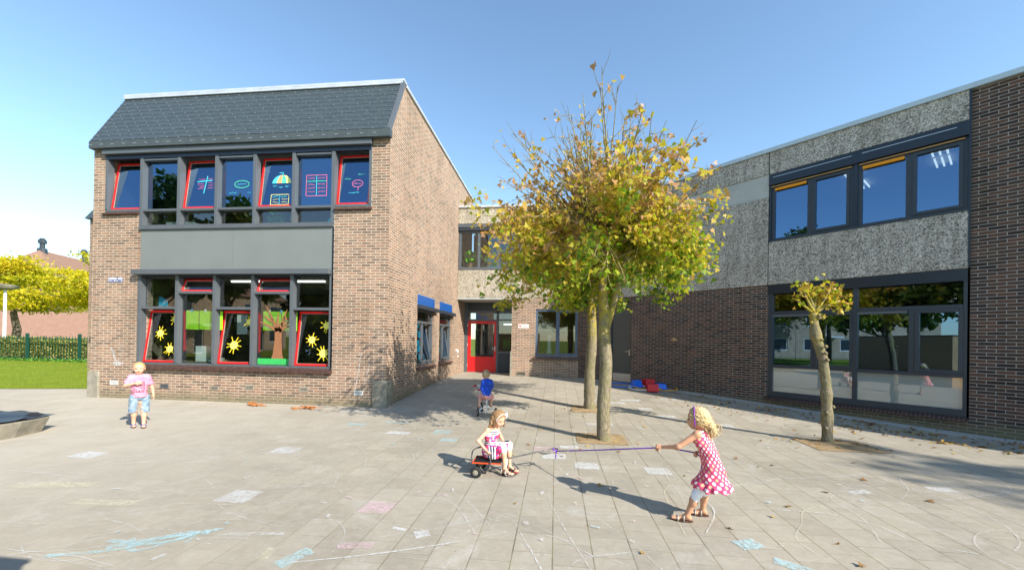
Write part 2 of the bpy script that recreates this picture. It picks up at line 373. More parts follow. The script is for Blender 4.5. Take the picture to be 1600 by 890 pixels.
# ================================================================ CAMERA, WORLD, SUN
def make_camera():
    f,yaw,roll,pitch,cy,h=618.56,6.308,.926,.271,526.77,1.603
    a,r,p=map(R_,(yaw,roll,pitch))
    fw=Vector((-math.sin(a)*math.cos(p),math.cos(a)*math.cos(p),math.sin(p)));rt=Vector((math.cos(a),math.sin(a),0));up=rt.cross(fw)
    rt2=rt*math.cos(r)+up*math.sin(r);up2=up*math.cos(r)-rt*math.sin(r)
    cam=bpy.data.cameras.new('camera');cam.sensor_width=36;cam.lens=f/1600*36;cam.shift_y=(cy-445)/1600;cam.clip_end=3000;cam.clip_start=.05
    o=bpy.data.objects.new('camera',cam);COL.objects.link(o)
    o.matrix_world=Matrix(((rt2.x,up2.x,-fw.x,0),(rt2.y,up2.y,-fw.y,0),(rt2.z,up2.z,-fw.z,h),(0,0,0,1)));sc.camera=o
make_camera()
SUNAZ=R_(37.3);SUNEL=R_(34)
sd=Vector((math.cos(SUNAZ)*math.cos(SUNEL),-math.sin(SUNAZ)*math.cos(SUNEL),math.sin(SUNEL)))
L=bpy.data.lights.new('sun','SUN');L.energy=4.7;L.angle=R_(.53);L.color=(1,.91,.785);lo=bpy.data.objects.new('sun',L);COL.objects.link(lo);lo.rotation_euler=sd.to_track_quat('Z','Y').to_euler();lo.location=(10,-8,20)
w=bpy.data.worlds.new('World');sc.world=w;w.use_nodes=True;nt=w.node_tree;nt.nodes.clear()
sky=nt.nodes.new('ShaderNodeTexSky');sky.sky_type='NISHITA';sky.sun_disc=False;sky.sun_elevation=SUNEL;sky.sun_rotation=math.atan2(sd.x,sd.y);sky.air_density=1.0;sky.dust_density=.25;sky.ozone_density=.55
bg=nt.nodes.new('ShaderNodeBackground');bg.inputs[1].default_value=.15;wo=nt.nodes.new('ShaderNodeOutputWorld');mxs=nt.nodes.new('ShaderNodeMix');mxs.data_type='RGBA';mxs.blend_type='MULTIPLY';mxs.inputs[0].default_value=1;mxs.inputs[7].default_value=(.90,1.02,1.05,1);nt.links.new(sky.outputs[0],mxs.inputs[6]);nt.links.new(mxs.outputs[2],bg.inputs[0]);nt.links.new(bg.outputs[0],wo.inputs[0])
sc.view_settings.view_transform='Standard';sc.view_settings.look='None';sc.view_settings.gamma=1;sc.view_settings.exposure=.87
sc.render.engine='CYCLES';sc.cycles.max_bounces=8;sc.cycles.transparent_max_bounces=12

# ================================================================ GROUND
def sheet(name,x0,x1,ys,dz,mat,kind='structure'):
    mb=MB()
    for a,b in zip(ys[:-1],ys[1:]): mb.quad((x0,a,gz(a)+dz),(x1,a,gz(a)+dz),(x1,b,gz(b)+dz),(x0,b,gz(b)+dz))
    o=mb.build(name,mat);tag(o,kind=kind);return o
sheet('ground',-500,500,[-500,8,12.89,900],-.02,M['grass'])
sheet('pavement',-16.5,20,[-14,8,9.45,12.89,17.5],0,M['pave'])
mb=MB();E=[(-60,8.4),(-16.5,8.75),(-11.4,9.7)]
ys=lambda p:(p[0],p[1],gz(p[1])+.012)
mb.poly([ys(E[0]),ys(E[1]),ys(E[2]),(-11.36,12.89,.232),(-60,12.89,.232)]);mb.quad((-60,12.89,.232),(-11.36,12.89,.232),(-11.36,16.6,.232),(-60,16.6,.232))
mb.v=[v for v in mb.v];tag(mb.build('lawn',M['lawn']),kind='structure')
n=16000;P=np.column_stack([RNG.uniform(-30,-11.5,n),RNG.uniform(9.0,16.2,n),np.zeros(n)])
P=P[(P[:,1]>9.75+(P[:,0]+11.4)*.19)]
P[:,2]=[gz(y)+.01 for y in P[:,1]]
BL=np.array([(-.06,0),(.06,0),(.02,1),(-.02,1)])
g=leafmesh('grass',P,RNG.uniform(.03,.07,len(P)),RNG.random(len(P)),M['grass_blades'],None,BL,normals=np.column_stack([RNG.normal(size=len(P)),RNG.normal(size=len(P)),np.zeros(len(P))])*2,droop=-6)
tag(g,kind='stuff',label='short mown grass blades standing on the lawn',cat='grass')
# kerb strip of long concrete blocks along the right wing (local frame of that wing)
s2=math.sqrt(.5)
def TR(p): # right-wing local -> world
    return (7.845+s2*p[0]+s2*p[1],7.845-s2*p[0]+s2*p[1],p[2])
mb=MB()
x=-9.6
while x<9:
    pts=[(x+.006,-.33),(x+.79,-.33),(x+.79,-.005),(x+.006,-.005)]
    q=[TR((a,b,0)) for a,b in pts];mb.prism([(p[0],p[1],gz(p[1])-.05) for p in q],(0,0,.056));x+=.8
tag(mb.build('kerb_strip',M['kerb']),kind='structure')
def pit(name,x0,x1,y0,y1):
    mb=MB();N=14;vs=[];fs=[]
    for i in range(N+1):
        for j in range(N+1):
            x=x0+(x1-x0)*i/N;y=y0+(y1-y0)*j/N;e=min(i,N-i,j,N-j)
            vs.append((x,y,gz(y)+.006+(.0 if e==0 else .012*RNG.random()+.012*(e>3))))
    for i in range(N):
        for j in range(N): a=i*(N+1)+j;fs.append((a,a+N+1,a+N+2,a+1))
    mb.add(vs,fs);tag(mb.build(name,M['dirt'],smooth=True),kind='structure')
pit('soil_patch',.36,1.16,6.25,6.95);pit('soil_patch',.38,1.15,8.75,9.5);pit('soil_patch',3.98,5.0,6.45,7.2)

# ================================================================ CHALK
def chalkmat(name,col,thr):
    t=NT(name);t.pb(col,.95,.1);uv=t.uv();n=t.noise(uv,22,6,.8,.4);n2=t.noise(uv,2.3,3)
    a=t.math('MULTIPLY',t.ramp(n,[(thr,(0,0,0)),(thr+.16,(1,1,1))]),t.ramp(n2,[(.3,(.45,.45,.45)),(.6,(1,1,1))]))
    tr=t.n('ShaderNodeBsdfTransparent');mx=t.n('ShaderNodeMixShader');t.l(t.math('MULTIPLY',a,.64),mx.inputs[0]);t.l(tr.outputs[0],mx.inputs[1]);t.l(t.p.outputs[0],mx.inputs[2]);t.l(mx.outputs[0],t.out.inputs[0]);return t.m
CH=[chalkmat('white_chalk',(.70,.72,.73),.36),chalkmat('blue_chalk',(.45,.66,.70),.38),chalkmat('pink_chalk',(.72,.52,.58),.40),chalkmat('cream_chalk',(.70,.68,.5),.42),chalkmat('faint_chalk',(.68,.70,.71),.45)]
mb=MB();zl=[.004]
def gp(x,y,dz=.004): return (x,y,gz(y)+dz)
def patch(x,y,w,h,rot,m):
    zl[0]+=.00005;r=R_(rot);c,s=math.cos(r),math.sin(r);N=7;top=[];bot=[]
    ring=[(-w/2+w*i/N,-h/2) for i in range(N)]+[(w/2,-h/2+h*i/N) for i in range(N)]+[(w/2-w*i/N,h/2) for i in range(N)]+[(-w/2,h/2-h*i/N) for i in range(N)]
    ring=[(a*(1+random.uniform(-.05,.05)),b*(1+random.uniform(-.07,.07))) for a,b in ring]
    mb.poly([gp(x+a*c-b*s,y+a*s+b*c,zl[0]) for a,b in ring],m)
def stroke(pts,w,m):
    zl[0]+=.00003
    pts=[Vector((p[0],p[1],0)) for p in pts]
    # catmull smoothing
    sp=[]
    for i in range(len(pts)-1):
        p0=pts[max(i-1,0)];p1=pts[i];p2=pts[i+1];p3=pts[min(i+2,len(pts)-1)]
        for k in range(6):
            t_=k/6;sp.append(.5*((2*p1)+(p2-p0)*t_+(2*p0-5*p1+4*p2-p3)*t_**2+(3*p1-p0-3*p2+p3)*t_**3))
    sp.append(pts[-1]);vs=[];fs=[]
    for i,p in enumerate(sp):
        t_=(sp[min(i+1,len(sp)-1)]-sp[max(i-1,0)]);t_.normalize();nn=Vector((-t_.y,t_.x,0))*w*random.uniform(.2,.5)*(1 if w>.04 else .8)
        vs+= [gp(*(p+nn)[:2],zl[0]),gp(*(p-nn)[:2],zl[0])]
    for i in range(len(sp)-1): fs.append((2*i,2*i+1,2*i+3,2*i+2))
    mb.add(vs,fs,m)
for a in [(-6.05,4.55,.36,.26,0,0),(-3.1,3.62,.32,.29,0,0),(-3.73,5.17,.34,.3,0,0),(.85,7.71,.5,.2,0,0),(.42,5.15,.3,.26,0,0),(1.28,5.08,.3,.26,0,0),(.0,5.5,.32,.26,0,0),
 (-.12,5.85,.34,.2,0,2),(.22,6.0,.28,.15,5,0),(-2.95,7.2,.45,.12,4,1),(-1.9,6.6,.28,.28,0,1),(-1.65,6.1,.28,.2,0,1),(-2.6,6.4,.4,.2,0,0),(-4.35,8.1,.6,.14,0,0),(-3.6,6.9,.35,.16,0,1),
 (2.05,9.3,.32,.26,0,0),(2.35,8.62,.34,.22,0,0),(3.2,8.05,.42,.25,0,0),(1.9,10.3,.5,.2,0,0),(1.5,9.9,.4,.2,0,0),(2.9,10.6,.4,.2,0,0),(4.3,4.93,.26,.14,0,0),(3.3,4.7,.26,.1,20,0),
 (-1.64,3.57,.28,.24,0,2),(-1.06,3.14,.12,.11,30,0),(-1.28,3.2,.04,.13,80,0),(-1.85,2.68,.12,.24,-25,1),(-2.08,2.7,.07,.16,10,3),(-1.5,2.9,.26,.09,10,2),(-.35,2.55,.3,.05,5,2),(1.75,3.05,.3,.1,-35,1),(1.55,3.35,.2,.14,20,1),(-2.4,2.95,.5,.05,10,4),(-5.2,3.6,.8,.16,10,3),(-4.2,3.3,.6,.12,5,3)]: patch(*a)
rs=random.Random(3)
S=lambda *a:stroke(*a)
S([(-3.6,2.45),(-3.2,2.6),(-3.0,2.8),(-2.7,3.0)],.05,1);S([(-3.4,2.7),(-3.0,2.72),(-2.8,2.95)],.06,1);S([(-3.3,2.6),(-2.9,2.9),(-2.75,2.9)],.07,1);S([(-3.25,2.75),(-3.05,2.6),(-2.85,2.85),(-2.8,2.75)],.05,1)
def arc(cx,cy,r,a0,a1,ry=1): return [(cx+r*math.cos(R_(a0+(a1-a0)*i/10)),cy+ry*r*math.sin(R_(a0+(a1-a0)*i/10))) for i in range(11)]
S(arc(-1.6,3.9,1.9,20,170,.6),.018,4);S(arc(-2.9,3.9,.55,-90,120,1.2),.016,4);S(arc(-3.1,3.95,.62,-90,100,1.2),.014,4)
S(arc(3.1,4.4,1.0,-60,80,1),.022,4);S(arc(3.0,3.2,1.6,30,110,.8),.02,4);S(arc(-.4,4.9,.5,0,300,.7),.016,2)
S([(-5,3.2),(-3,3.9),(-1.2,3.9),(-.6,3.2),(-.4,3.6),(.3,3.0)],.02,4);S([(-2.7,5.3),(-1.5,4.4),(-.9,3.9),(-.5,3.3)],.018,4);S([(-.9,2.9),(-.45,3.55),(-.2,3.1),(-.05,2.7)],.022,4)
S([(.4,2.4),(.1,3.4),(-.05,4.2),(.2,4.9)],.02,4);S([(.9,2.5),(.6,3.3),(.2,3.9)],.014,4);S([(3.4,5.9),(4.2,5.3),(4.6,4.6)],.02,4)
for i in range(85):
    cx=rs.uniform(-6.5,5.5);cy=rs.uniform(2.4,9.5);
    if rs.random()<.45: cx=rs.uniform(-4,2)
    k=rs.choice([4,4,4,0,0,4,4,3]);n_=rs.randint(3,6);ang=rs.uniform(0,6.28);st=rs.uniform(.12,.7);pts=[(cx,cy)]
    for j in range(n_): ang+=rs.gauss(0,.6);cx+=math.cos(ang)*st;cy+=math.sin(ang)*st*.8;pts.append((cx,cy))
    pts=[p for p in pts if p[0]+p[1]<14.8 and p[1]<8.3 or (p[0]>-3.2 and p[0]+p[1]<14.5 and p[1]<13)]
    if len(pts)>2: stroke(pts,rs.uniform(.010,.024),k)
for i in range(70):
    cx=rs.uniform(-6.5,-.2);cy=rs.uniform(2.3,5.2);a=rs.gauss(.25,.35);l=rs.uniform(.5,2.0);pts=[(cx,cy)]
    for j in range(4): a+=rs.gauss(0,.12);cx+=math.cos(a)*l/4;cy+=math.sin(a)*l/4;pts.append((cx,cy))
    stroke(pts,rs.uniform(.007,.014),rs.choice([4,4,3,0]))
for i in range(110):
    x=rs.gauss(-.8,2.4);y=rs.uniform(2.5,8);patch(x,y,rs.uniform(.02,.09),rs.uniform(.015,.05),rs.uniform(0,180),rs.choice([0,0,1,2,4,3]))
tag(mb.build('chalk_drawings',CH),'white, blue and pink chalk squares and scribbles rubbed over the yard slabs','chalk',kind='stuff')

# ================================================================ CLASSROOM BLOCK (left)
XL,XR,YF,YB=-11.36,-3.77,8.53,17.3
blk=thing('classroom_building',(-7.56,YF,0),'two storey brick classroom block with slate mansard roof and red tilting windows','building')
upH=[(-11.01,-10.02,4.58,6.0),(-10.02,-5.10,3.1,6.0),(-5.10,-4.19,4.56,6.0),(-10.0,-5.09,.88,3.1)]
mb=MB();mb.grid_wall(XL,XR-.3,-.3,6.12,upH,YF,YF+.3)
# side (east) wall
def TS(p): return (XR-p[1],p[0],p[2])
mb.T=TS;mb.grid_wall(YF,17.3,-.3,6.12,[(10.46,12.0,.80,2.8),(12.54,14.08,.80,2.8)],0,.3)
mb.prism([(YF,.0,6.12),(YB,0,6.12),(YB,0,7.72),(9.22,0,7.72),(YF,0,6.44)],(0,.3,0));mb.T=None
mb.grid_wall(XL+.3,XR-.3,-.3,7.72,[],YB-.3,YB)
TW=lambda p:(XL+p[1],p[0],p[2])
mb.T=TW;mb.grid_wall(YF+.3,YB,-.3,6.12,[],0,.3);mb.prism([(YF+.01,.0,6.12),(YB,0,6.12),(YB,0,7.72),(9.22,0,7.72),(YF+.01,0,6.44)],(0,.3,0));mb.T=None
mb.build('brick_wall',M['brick'],blk)
# small stepped-back side bay on the lawn side
mb=MB();mb.box(-17.1,XL-.003,12.75,15,-.3,5.75);mb.build('side_bay_wall',M['brick'],blk)
mb=MB();mb.prism([(-17.15,12.6,5.75),(-17.15,15,5.75),(-17.15,15,6.6),(-17.15,13.1,6.5)],(5.78,0,0));mb.build('side_bay_roof',M['slate'],blk)
mb=MB();mb.box(XL+.3,XR-.3,9.3,YB-.3,7.5,7.6);mb.split('roof_deck',M['anth_dark'],blk)
# mansard slates
XA,XB=-11.32,-3.74
mb=MB();y0,z0,y1,z1=8.40,6.24,9.2,7.76;L_=math.hypot(y1-y0,z1-z0);dy,dz=(y1-y0)/L_,(z1-z0)/L_;nrow=11;rw=L_/nrow
ny,nz=-dz,dy
hk=MB()
for r in range(nrow):
    a=r*rw;b=(r+1)*rw+.03
    def pt(t_,h_): return (y0+dy*t_+ny*h_,z0+dz*t_+nz*h_)
    w_=.30;off=(r%2)*.15;x=XA-off
    q=[pt(a,-.004),pt(a,.008),pt(min(b,L_),.002),pt(min(b,L_),-.008)]
    while x<XR+.03:
        xa=max(x,XA);xb=min(x+w_-.003,XB)
        if xb-xa>.02: jit=random.uniform(0,.0015);mb.prism([(xa,p[0],p[1]+jit) for p in q],(xb-xa,0,0))
        if XA+.02<x<XB: p=pt(a-.003,.012);hk.box(x-.007,x+.007,p[0]-.005,p[0]+.005,p[1]-.002,p[1]+.014)
        x+=w_
ro=mb.build('mansard_roof',M['slate'],blk);tag(hk.build('slate_hook',M['clip'],ro),kind='stuff')
mb=MB();mb.box(XL-.09,XR+.045,8.46,8.50,6.12,6.235);
mb.prism([(XL-.085,8.50,6.10),(XL-.085,8.50,6.235),(XL-.085,8.36,6.235),(XL-.085,8.53,6.42)],(7.71,0,0))
fa=MB();fa.box(XA,XB+.03,8.375,8.50,6.055,6.225);fo=fa.build('fascia',M['slatef'],blk,bevel=.004)
hk=MB();x=XA+.05
while x<XR: hk.box(x-.035,x-.01,8.368,8.377,6.13,6.145);hk.box(x+.01,x+.035,8.368,8.377,6.13,6.145);x+=.30
tag(hk.build('fascia_screw',M['clip'],fo),kind='stuff')
# verge strips + coping
mb=MB();mb.T=None
mb.prism([(XR-.02,8.37,6.23),(XR-.02,8.48,6.23),(XR-.02,9.24,7.70),(XR-.02,9.16,7.80)],(.07,0,0));mb.build('verge_strip',M['anth'],blk)
mb=MB();mb.box(XA-.02,XR+.05,9.14,9.34,7.775,7.83);mb.box(XR-.30,XR+.05,9.34,YB+.05,7.73,7.80);mb.box(XL+.05,XL+.30,9.34,YB+.05,7.73,7.80)
mb.box(XA,XR+.02,9.12,9.16,7.70,7.76);mb.build('roof_coping',M['zinc'],blk,bevel=.006)
# interior
mb=MB();mb.box(XL+.3,XR-.3,YF+.3,15,3.25,3.95);mb.build('floor_slab',M['ceil'],blk)
mb=MB();mb.box(XL+.31,XR-.31,YF+.35,15,.05,.12);mb.build('classroom_floor',M['roomfloor'],blk)
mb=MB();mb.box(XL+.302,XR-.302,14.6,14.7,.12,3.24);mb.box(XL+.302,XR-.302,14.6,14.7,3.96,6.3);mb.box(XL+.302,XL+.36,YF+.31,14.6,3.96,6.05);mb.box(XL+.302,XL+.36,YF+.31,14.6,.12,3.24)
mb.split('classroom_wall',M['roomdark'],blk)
mb=MB();mb.box(XL+.3,XR-.3,YF+.3,15,6.30,6.4);mb.build('classroom_ceiling',M['ceil'],blk)
mb=MB()
for (x,y,z) in [(-9.3,11,3.24),(-7.3,11,3.24),(-5.6,10.2,3.24),(-5.6,12.5,3.24),(-7.3,13,3.24)]: mb.box(x-.5,x+.5,y-.035,y+.035,z-.05,z-.002)
mb.split('ceiling_light',M['tube'],blk)

def sash(win,x0,x1,z0,z1,y,ang,mat,gl,fr=.045,dep=.05):
    a=R_(ang)
    def R(p):
        yy=p[1]-y;zz=p[2]-z0;return (p[0],y+yy*math.cos(a)+zz*math.sin(a),z0+zz*math.cos(a)-yy*math.sin(a))
    mb=MB(win.get('_T') and None);mb.rect(x0,x1,z0,z1,y,y+dep,fr,R)
    s=mb.build('sash',mat,win)
    mb=MB();mb.rect(x0+fr,x1-fr,z0+fr,z1-fr,y+.012,y+dep-.008,.007,R);mb.build('sash_bead',M['conc'],win)
    mb=MB();mb.box(x0+fr+.004,x1-fr-.004,y+.022,y+.028,z0+fr+.004,z1-fr-.004,R);mb.build('pane',gl,win)
    return R
def pane(win,x0,x1,z0,z1,y,gl): mb=MB();mb.box(x0,x1,y,y+.006,z0,z1);mb.build('pane',gl,win)
PX=[-10.02,-9.02,-8.035,-7.055,-6.075,-5.11]
YG=YF+.05
# upper window
mb=MB();d0,d1=YF-.02,YF+.13
for x in PX: mb.box(x-.04,x+.04,d0,d1,4.165,5.93)
for x0,x1 in [(-11.01,-10.067),(-5.063,-4.19)]:
    mb.box(x0,x1,d0+.01,d1-.01,4.55,4.61); 
mb.box(-11.01,-10.95,d0,d1,4.61,5.93);mb.box(-4.25,-4.19,d0,d1,4.61,5.93)
for a,b in zip(PX[:-1],PX[1:]):
    mb.box(a+.04,b-.04,d0+.006,d1-.004,4.545,4.60);mb.box(a+.04,b-.04,d0+.004,d1-.004,4.17,4.215)
win=mb.build('window_frame',M['anth'],blk,bevel=.003)
mb=MB();mb.box(-11.03,-4.17,YF-.10,YF+.28,5.93,6.05);mb.build('sun_blind_housing',M['anth'],blk,bevel=.006)
mb=MB();mb.box(-11.0,-4.20,YF-.03,YF+.05,5.83,5.93);
for a,b in ((PX[1],0),(PX[3],0),): pass
mb.build('blind_slot',M['navy'],blk)
mb=MB()
for a,b in ((PX[0],PX[1]),(PX[2],PX[3]),(PX[4],PX[5])): mb.box(a+.06,b-.06,YF-.01,YF+.09,5.775,5.815)
mb.split('blind_bottom_bar',M['anth'],blk)
RS={}
for i,(a,b) in enumerate(zip(PX[:-1],PX[1:])):
    x0,x1=a+.05,b-.05
    pane(win,x0,x1,4.215,4.545,YG+.05,M['glass'])
    if i in(1,3): RS[i]=sash(win,x0+.0,x1,4.61,5.82,YG,7,M['red'],M['glass2'])
    else: pane(win,x0,x1,4.60,5.9,YG+.05,M['glass2'])
RS['l']=sash(win,-10.93,-10.07,4.62,5.82,YG,7,M['red'],M['glass2'])
RS['r']=sash(win,-5.06,-4.27,4.62,5.82,YG,7,M['red'],M['glass2'])
mb=MB()
for i in (0,2,4): # red inner frames beside the fixed lights
    mb.box(PX[i]+.05,PX[i]+.075,YG+.08,YG+.13,4.9,5.5)
mb.split('red_casement_edge',M['red'],blk)
mb=MB()
for a,b in zip(PX[:-1],PX[1:]): pass
# spandrel panels
mb=MB();mb.box(-10.01,-7.583,YF-.012,YF+.05,3.125,4.10);mb.box(-7.577,-5.10,YF-.012,YF+.05,3.125,4.10)
mb.split('spandrel_panel',M['panel'],blk)
mb=MB();mb.box(-10.03,-5.08,YF-.06,YF+.1,4.10,4.165);mb.build('window_ledge',M['anth'],blk,bevel=.004)
mb=MB();mb.box(-10.11,-5.10,YF-.15,YF+.06,3.01,3.125);mb.build('lower_blind_housing',M['anth'],blk,bevel=.005)
mb=MB();mb.box(-5.10,-5.07,YF-.02,YF+.03,.83,4.1);mb.build('edge_trim',M['navy'],blk)
# lower window
mb=MB()
for x in PX: mb.box(x-.04,x+.04,d0,d1,.905,3.0)
mb.box(-10.065,-5.065,d0+.01,d1,.86,.905)
for i,(a,b) in enumerate(zip(PX[:-1],PX[1:])):
    z=2.225 if i%2==0 else 2.595;mb.box(a+.04,b-.04,d0+.006,d1-.004,z-.03,z+.03)
wl=mb.build('window_frame',M['anth'],blk,bevel=.003)
mb=MB();mb.box(-10.0,-5.1,YF,YF+.3,2.95,3.01);mb.build('lintel',M['navy'],blk)
for i,(a,b) in enumerate(zip(PX[:-1],PX[1:])):
    x0,x1=a+.05,b-.05
    if i%2==0: RS['b%d'%i]=sash(wl,x0,x1,.915,2.18,YG,8,M['red'],M['glass']);pane(wl,x0,x1,2.255,2.95,YG+.05,M['glass'])
    else: sash(wl,x0,x1,2.63,2.945,YG,20,M['red'],M['glass'],.035);pane(wl,x0,x1,.905,2.565,YG+.05,M['glass'])
mb=MB()
for i in(1,3): mb.box(PX[i]+.05,PX[i]+.07,YG+.08,YG+.13,1.2,2.1)
mb.split('red_casement_edge',M['red'],blk)
# glazed brick sills (rollag)
def rollag(parent,x0,x1,yb,zt,T=None,h=.10,step=.0625,dep=.11):
    mb=MB(T);x=x0
    while x<x1-.01:
        xe=min(x+step-.009,x1)
        q=[(x,yb-dep,zt-.045),(x,yb+.02,zt),(x,yb+.02,zt-h),(x,yb-dep,zt-h)]
        mb.prism(q,(xe-x,0,0));x+=step
    o=mb.build('brick_sill',M['glazed'],parent)
    m2=MB(T);m2.prism([(x0+.003,yb-dep+.008,zt-.05),(x0+.003,yb+.015,zt-.007),(x0+.003,yb+.015,zt-h+.006),(x0+.003,yb-dep+.008,zt-h+.006)],(x1-x0-.006,0,0));m2.build('sill_mortar',M['mort'],o)
rollag(blk,-10.02,-5.06,YF,.855);rollag(blk,-11.05,-10.07,YF,4.548,h=.07,dep=.07);rollag(blk,-5.06,-4.17,YF,4.545,h=.07,dep=.07)
# concrete corner blocks
mb=MB();mb.box(XL-.02,XL+.29,YF-.045,YF+.25,-.2,.66);mb.box(XR-.31,XR+.04,YF-.045,YF+.32,-.2,.63);mb.split('corner_block',M['conc'],blk,bevel=.015)
# vents
def vent(parent,x,z,T=None,w=.21,h=.10,mat='white',y=0):
    mb=MB(T);mb.rect(x,x+w,z,z+h,y-.012,y+.0,.018)
    for k in range(4): mb.box(x+.018,x+w-.018,y-.008,y-.002,z+.022+k*(h-.04)/4,z+.030+k*(h-.04)/4)
    o=mb.build('air_vent',M[mat],parent);m2=MB(T);m2.box(x+.01,x+w-.01,y-.004,y+.002,z+.01,z+h-.01);m2.build('vent_hole',M['black'],o)
for x,z,m in [(-10.78,.345,'paperw'),(-9.41,.30,'anth'),(-8.09,.29,'conc'),(-7.19,.33,'conc'),(-5.84,.32,'conc'),(-4.52,.285,'paperw')]: vent(blk,x,z,mat=m,y=YF-.0)
# chalk scribble on the brickwork
wc=MB()
def wl_(p,q,w_): 
    wc.quad((p[0]-w_,YF-.003,p[1]),(p[0]+w_,YF-.003,p[1]),(q[0]+w_,YF-.003,q[1]),(q[0]-w_,YF-.003,q[1]),0)
wl_((-10.78,1.25),(-10.62,.9),.02);wl_((-10.75,1.22),(-10.68,.95),.012);wc.poly([(-10.78,YF-.003,.87),(-10.62,YF-.003,.80),(-10.46,YF-.003,.83),(-10.4,YF-.003,.88),(-10.62,YF-.003,.92)],0)
wl_((-10.5,1.35),(-10.5,.95),.005);wl_((-10.4,.83),(-10.2,.78),.008);wl_((-4.36,1.25),(-4.5,.35),.008);wl_((-4.13,1.1),(-4.3,.5),.007)
wc.split('wall_chalk_mark',CH[0:1]+CH[1:2],blk)
# street name plate (blurred, two short lines of pale lettering)
mb=MB();mb.box(-10.895,-10.49,YF-.012,YF,2.84,2.955);sp_=mb.build('street_name_plate',plain('plate_blue_grey',(.16,.18,.30),.4),blk)
mb=MB();rr=random.Random(4);x=-10.88
while x<-10.52:
    ww=rr.uniform(.02,.035);
    if abs(x+10.66)>.02: mb.box(x,x+ww,YF-.015,YF-.0115,2.905,2.94)
    if rr.random()<.8: mb.box(x+.004,x+ww*.8,YF-.015,YF-.0115,2.857,2.878)
    x+=ww+.012
mb.build('plate_lettering',M['white'],sp_)
# side windows (east wall)
for i,(u0,u1) in enumerate([(10.46,12.0),(12.54,14.08)]):
    mb=MB(TS);mb.box(u0,u1,-.004,.1,2.50,2.8);mb.build('blue_panel',M['blue'],blk)
    mb=MB(TS);mb.box(u0-.02,u1+.13,-.12,.02,2.40,2.505);mb.build('side_blind_box',M['anth_dark'],blk,bevel=.006)
    mb=MB(TS);mb.rect(u0,u1,.82,2.40,.06,.16,.055);mb.box(u0+.055,u1-.055,.06,.16,2.02,2.08);mb.box(u0+.60,u0+.67,.06,.16,.875,2.02)
    wn=mb.build('side_window_frame',M['anth'],blk)
    a=R_(9)
    def RT(p,a=a):
        yy=p[1]-.07;zz=p[2]-.89;return (p[0],.07+yy*math.cos(a)+zz*math.sin(a),.89+zz*math.cos(a)-yy*math.sin(a))
    mb=MB(TS);mb.rect(u0+.68,u1-.07,.89,2.0,.07,.12,.055,RT);mb.build('sash',M['anth'],wn)
    mb=MB(TS);mb.box(u0+.735,u1-.125,.09,.096,.945,1.95,RT);mb.build('pane',M['glass2'],wn)
    mb=MB(TS);mb.box(u0+.055,u0+.6,.10,.106,.875,2.02);mb.box(u0+.055,u1-.055,.10,.106,2.08,2.345);mb.build('pane',M['glass'],wn)
    rollag(blk,u0-.02,u1+.02,0,.80,TS,.07,.0625,.09)
mb=MB(TS)
for k,(u,z) in enumerate([(10.62,1.7),(10.9,1.6),(10.75,1.35),(10.62,1.1),(10.85,1.2),(10.95,.95),(10.7,1.9)]): mb.box(u,u+.22,.12,.123,z,z+.18)
o=mb.split('window_sticker',M['cyan'],blk)
mb=MB(TS)
for k,(u,z) in enumerate([(12.62,1.75),(12.75,1.35),(12.68,1.05)]): mb.box(u,u+.16,.12,.123,z,z+.2)
mb.split('window_sticker',M['yellow'],blk)
mb=MB(TS)
for u,z in [(12.72,1.6),(12.85,1.15),(12.66,1.25)]: mb.box(u,u+.16,.125,.128,z,z+.15)
mb.split('window_sticker',M['cyan'],blk)
mb=MB(TS);mb.box(14.72,14.84,-.02,0,1.12,1.2);mb.box(14.95,15.05,-.03,0,1.05,1.17);mb.box(15.0,15.05,-.03,0,.88,.95);mb.split('bell_box',M['white'],blk)

# ---- things seen in / on the classroom windows
def flat(name,pts,y,mat,label=None,cat=None,R=None,th=.002,parent=None,group=None):
    mb=MB();P=[(p[0],y,p[1]) for p in pts]
    if R: P=[R(p) for p in P]
    mb.prism(P,(0,-th,0));o=mb.build(name,mat,parent,off=None if parent else P[0])
    if not parent: o.location=P[0];tag(o,label,cat,group)
    return o
def paper_sun(cx,cz,r,R,seed,label):
    rr=random.Random(seed);y=YG+.012 if R else YG+.04
    root_=None
    mb=MB();n=9;P0=(cx,y,cz) if not R else R((cx,y,cz))
    for k in range(n):
        a=2*math.pi*k/n+rr.uniform(-.2,.2);l=r*rr.uniform(1.6,2.2);b=a+rr.uniform(-.12,.12);wd=r*.09
        px,pz=-math.sin(a)*wd,math.cos(a)*wd
        q=[(cx+math.cos(a)*r*.85+px,y,cz+math.sin(a)*r*.85+pz),(cx+math.cos(a)*r*.85-px,y,cz+math.sin(a)*r*.85-pz),(cx+math.cos(b)*l-px,y,cz+math.sin(b)*l-pz),(cx+math.cos(b)*l+px,y,cz+math.sin(b)*l+pz)]
        if R:q=[R(p) for p in q]
        mb.prism(q,(0,-.0015,0))
    th_=thing('paper_sun',P0,label,'paper sun','yellow paper suns stuck to the ground floor classroom windows')
    mb.build('sun_ray',M['yellow2'],th_)
    m2=MB();q=[(cx+r*math.cos(t_*.3927),y-.003,cz+r*math.sin(t_*.3927)) for t_ in range(16)]
    if R:q=[R(p) for p in q]
    m2.prism(q,(0,-.002,0));m2.build('sun_disc',M['yellow'],th_)
paper_sun(-9.62,1.62,.085,RS['b0'],1,'paper sun high on the leftmost red sash with one ray drooping')
paper_sun(-9.30,1.24,.085,RS['b0'],2,'paper sun low in the right corner of the leftmost red sash')
paper_sun(-9.27,1.98,.08,RS['b0'],5,'paper sun at the upper right edge of the leftmost red sash')
paper_sun(-7.62,1.36,.10,RS['b2'],3,'paper sun alone low on the middle red sash')
paper_sun(-7.29,1.93,.08,RS['b2'],4,'paper sun half hidden at the upper right of the middle red sash')
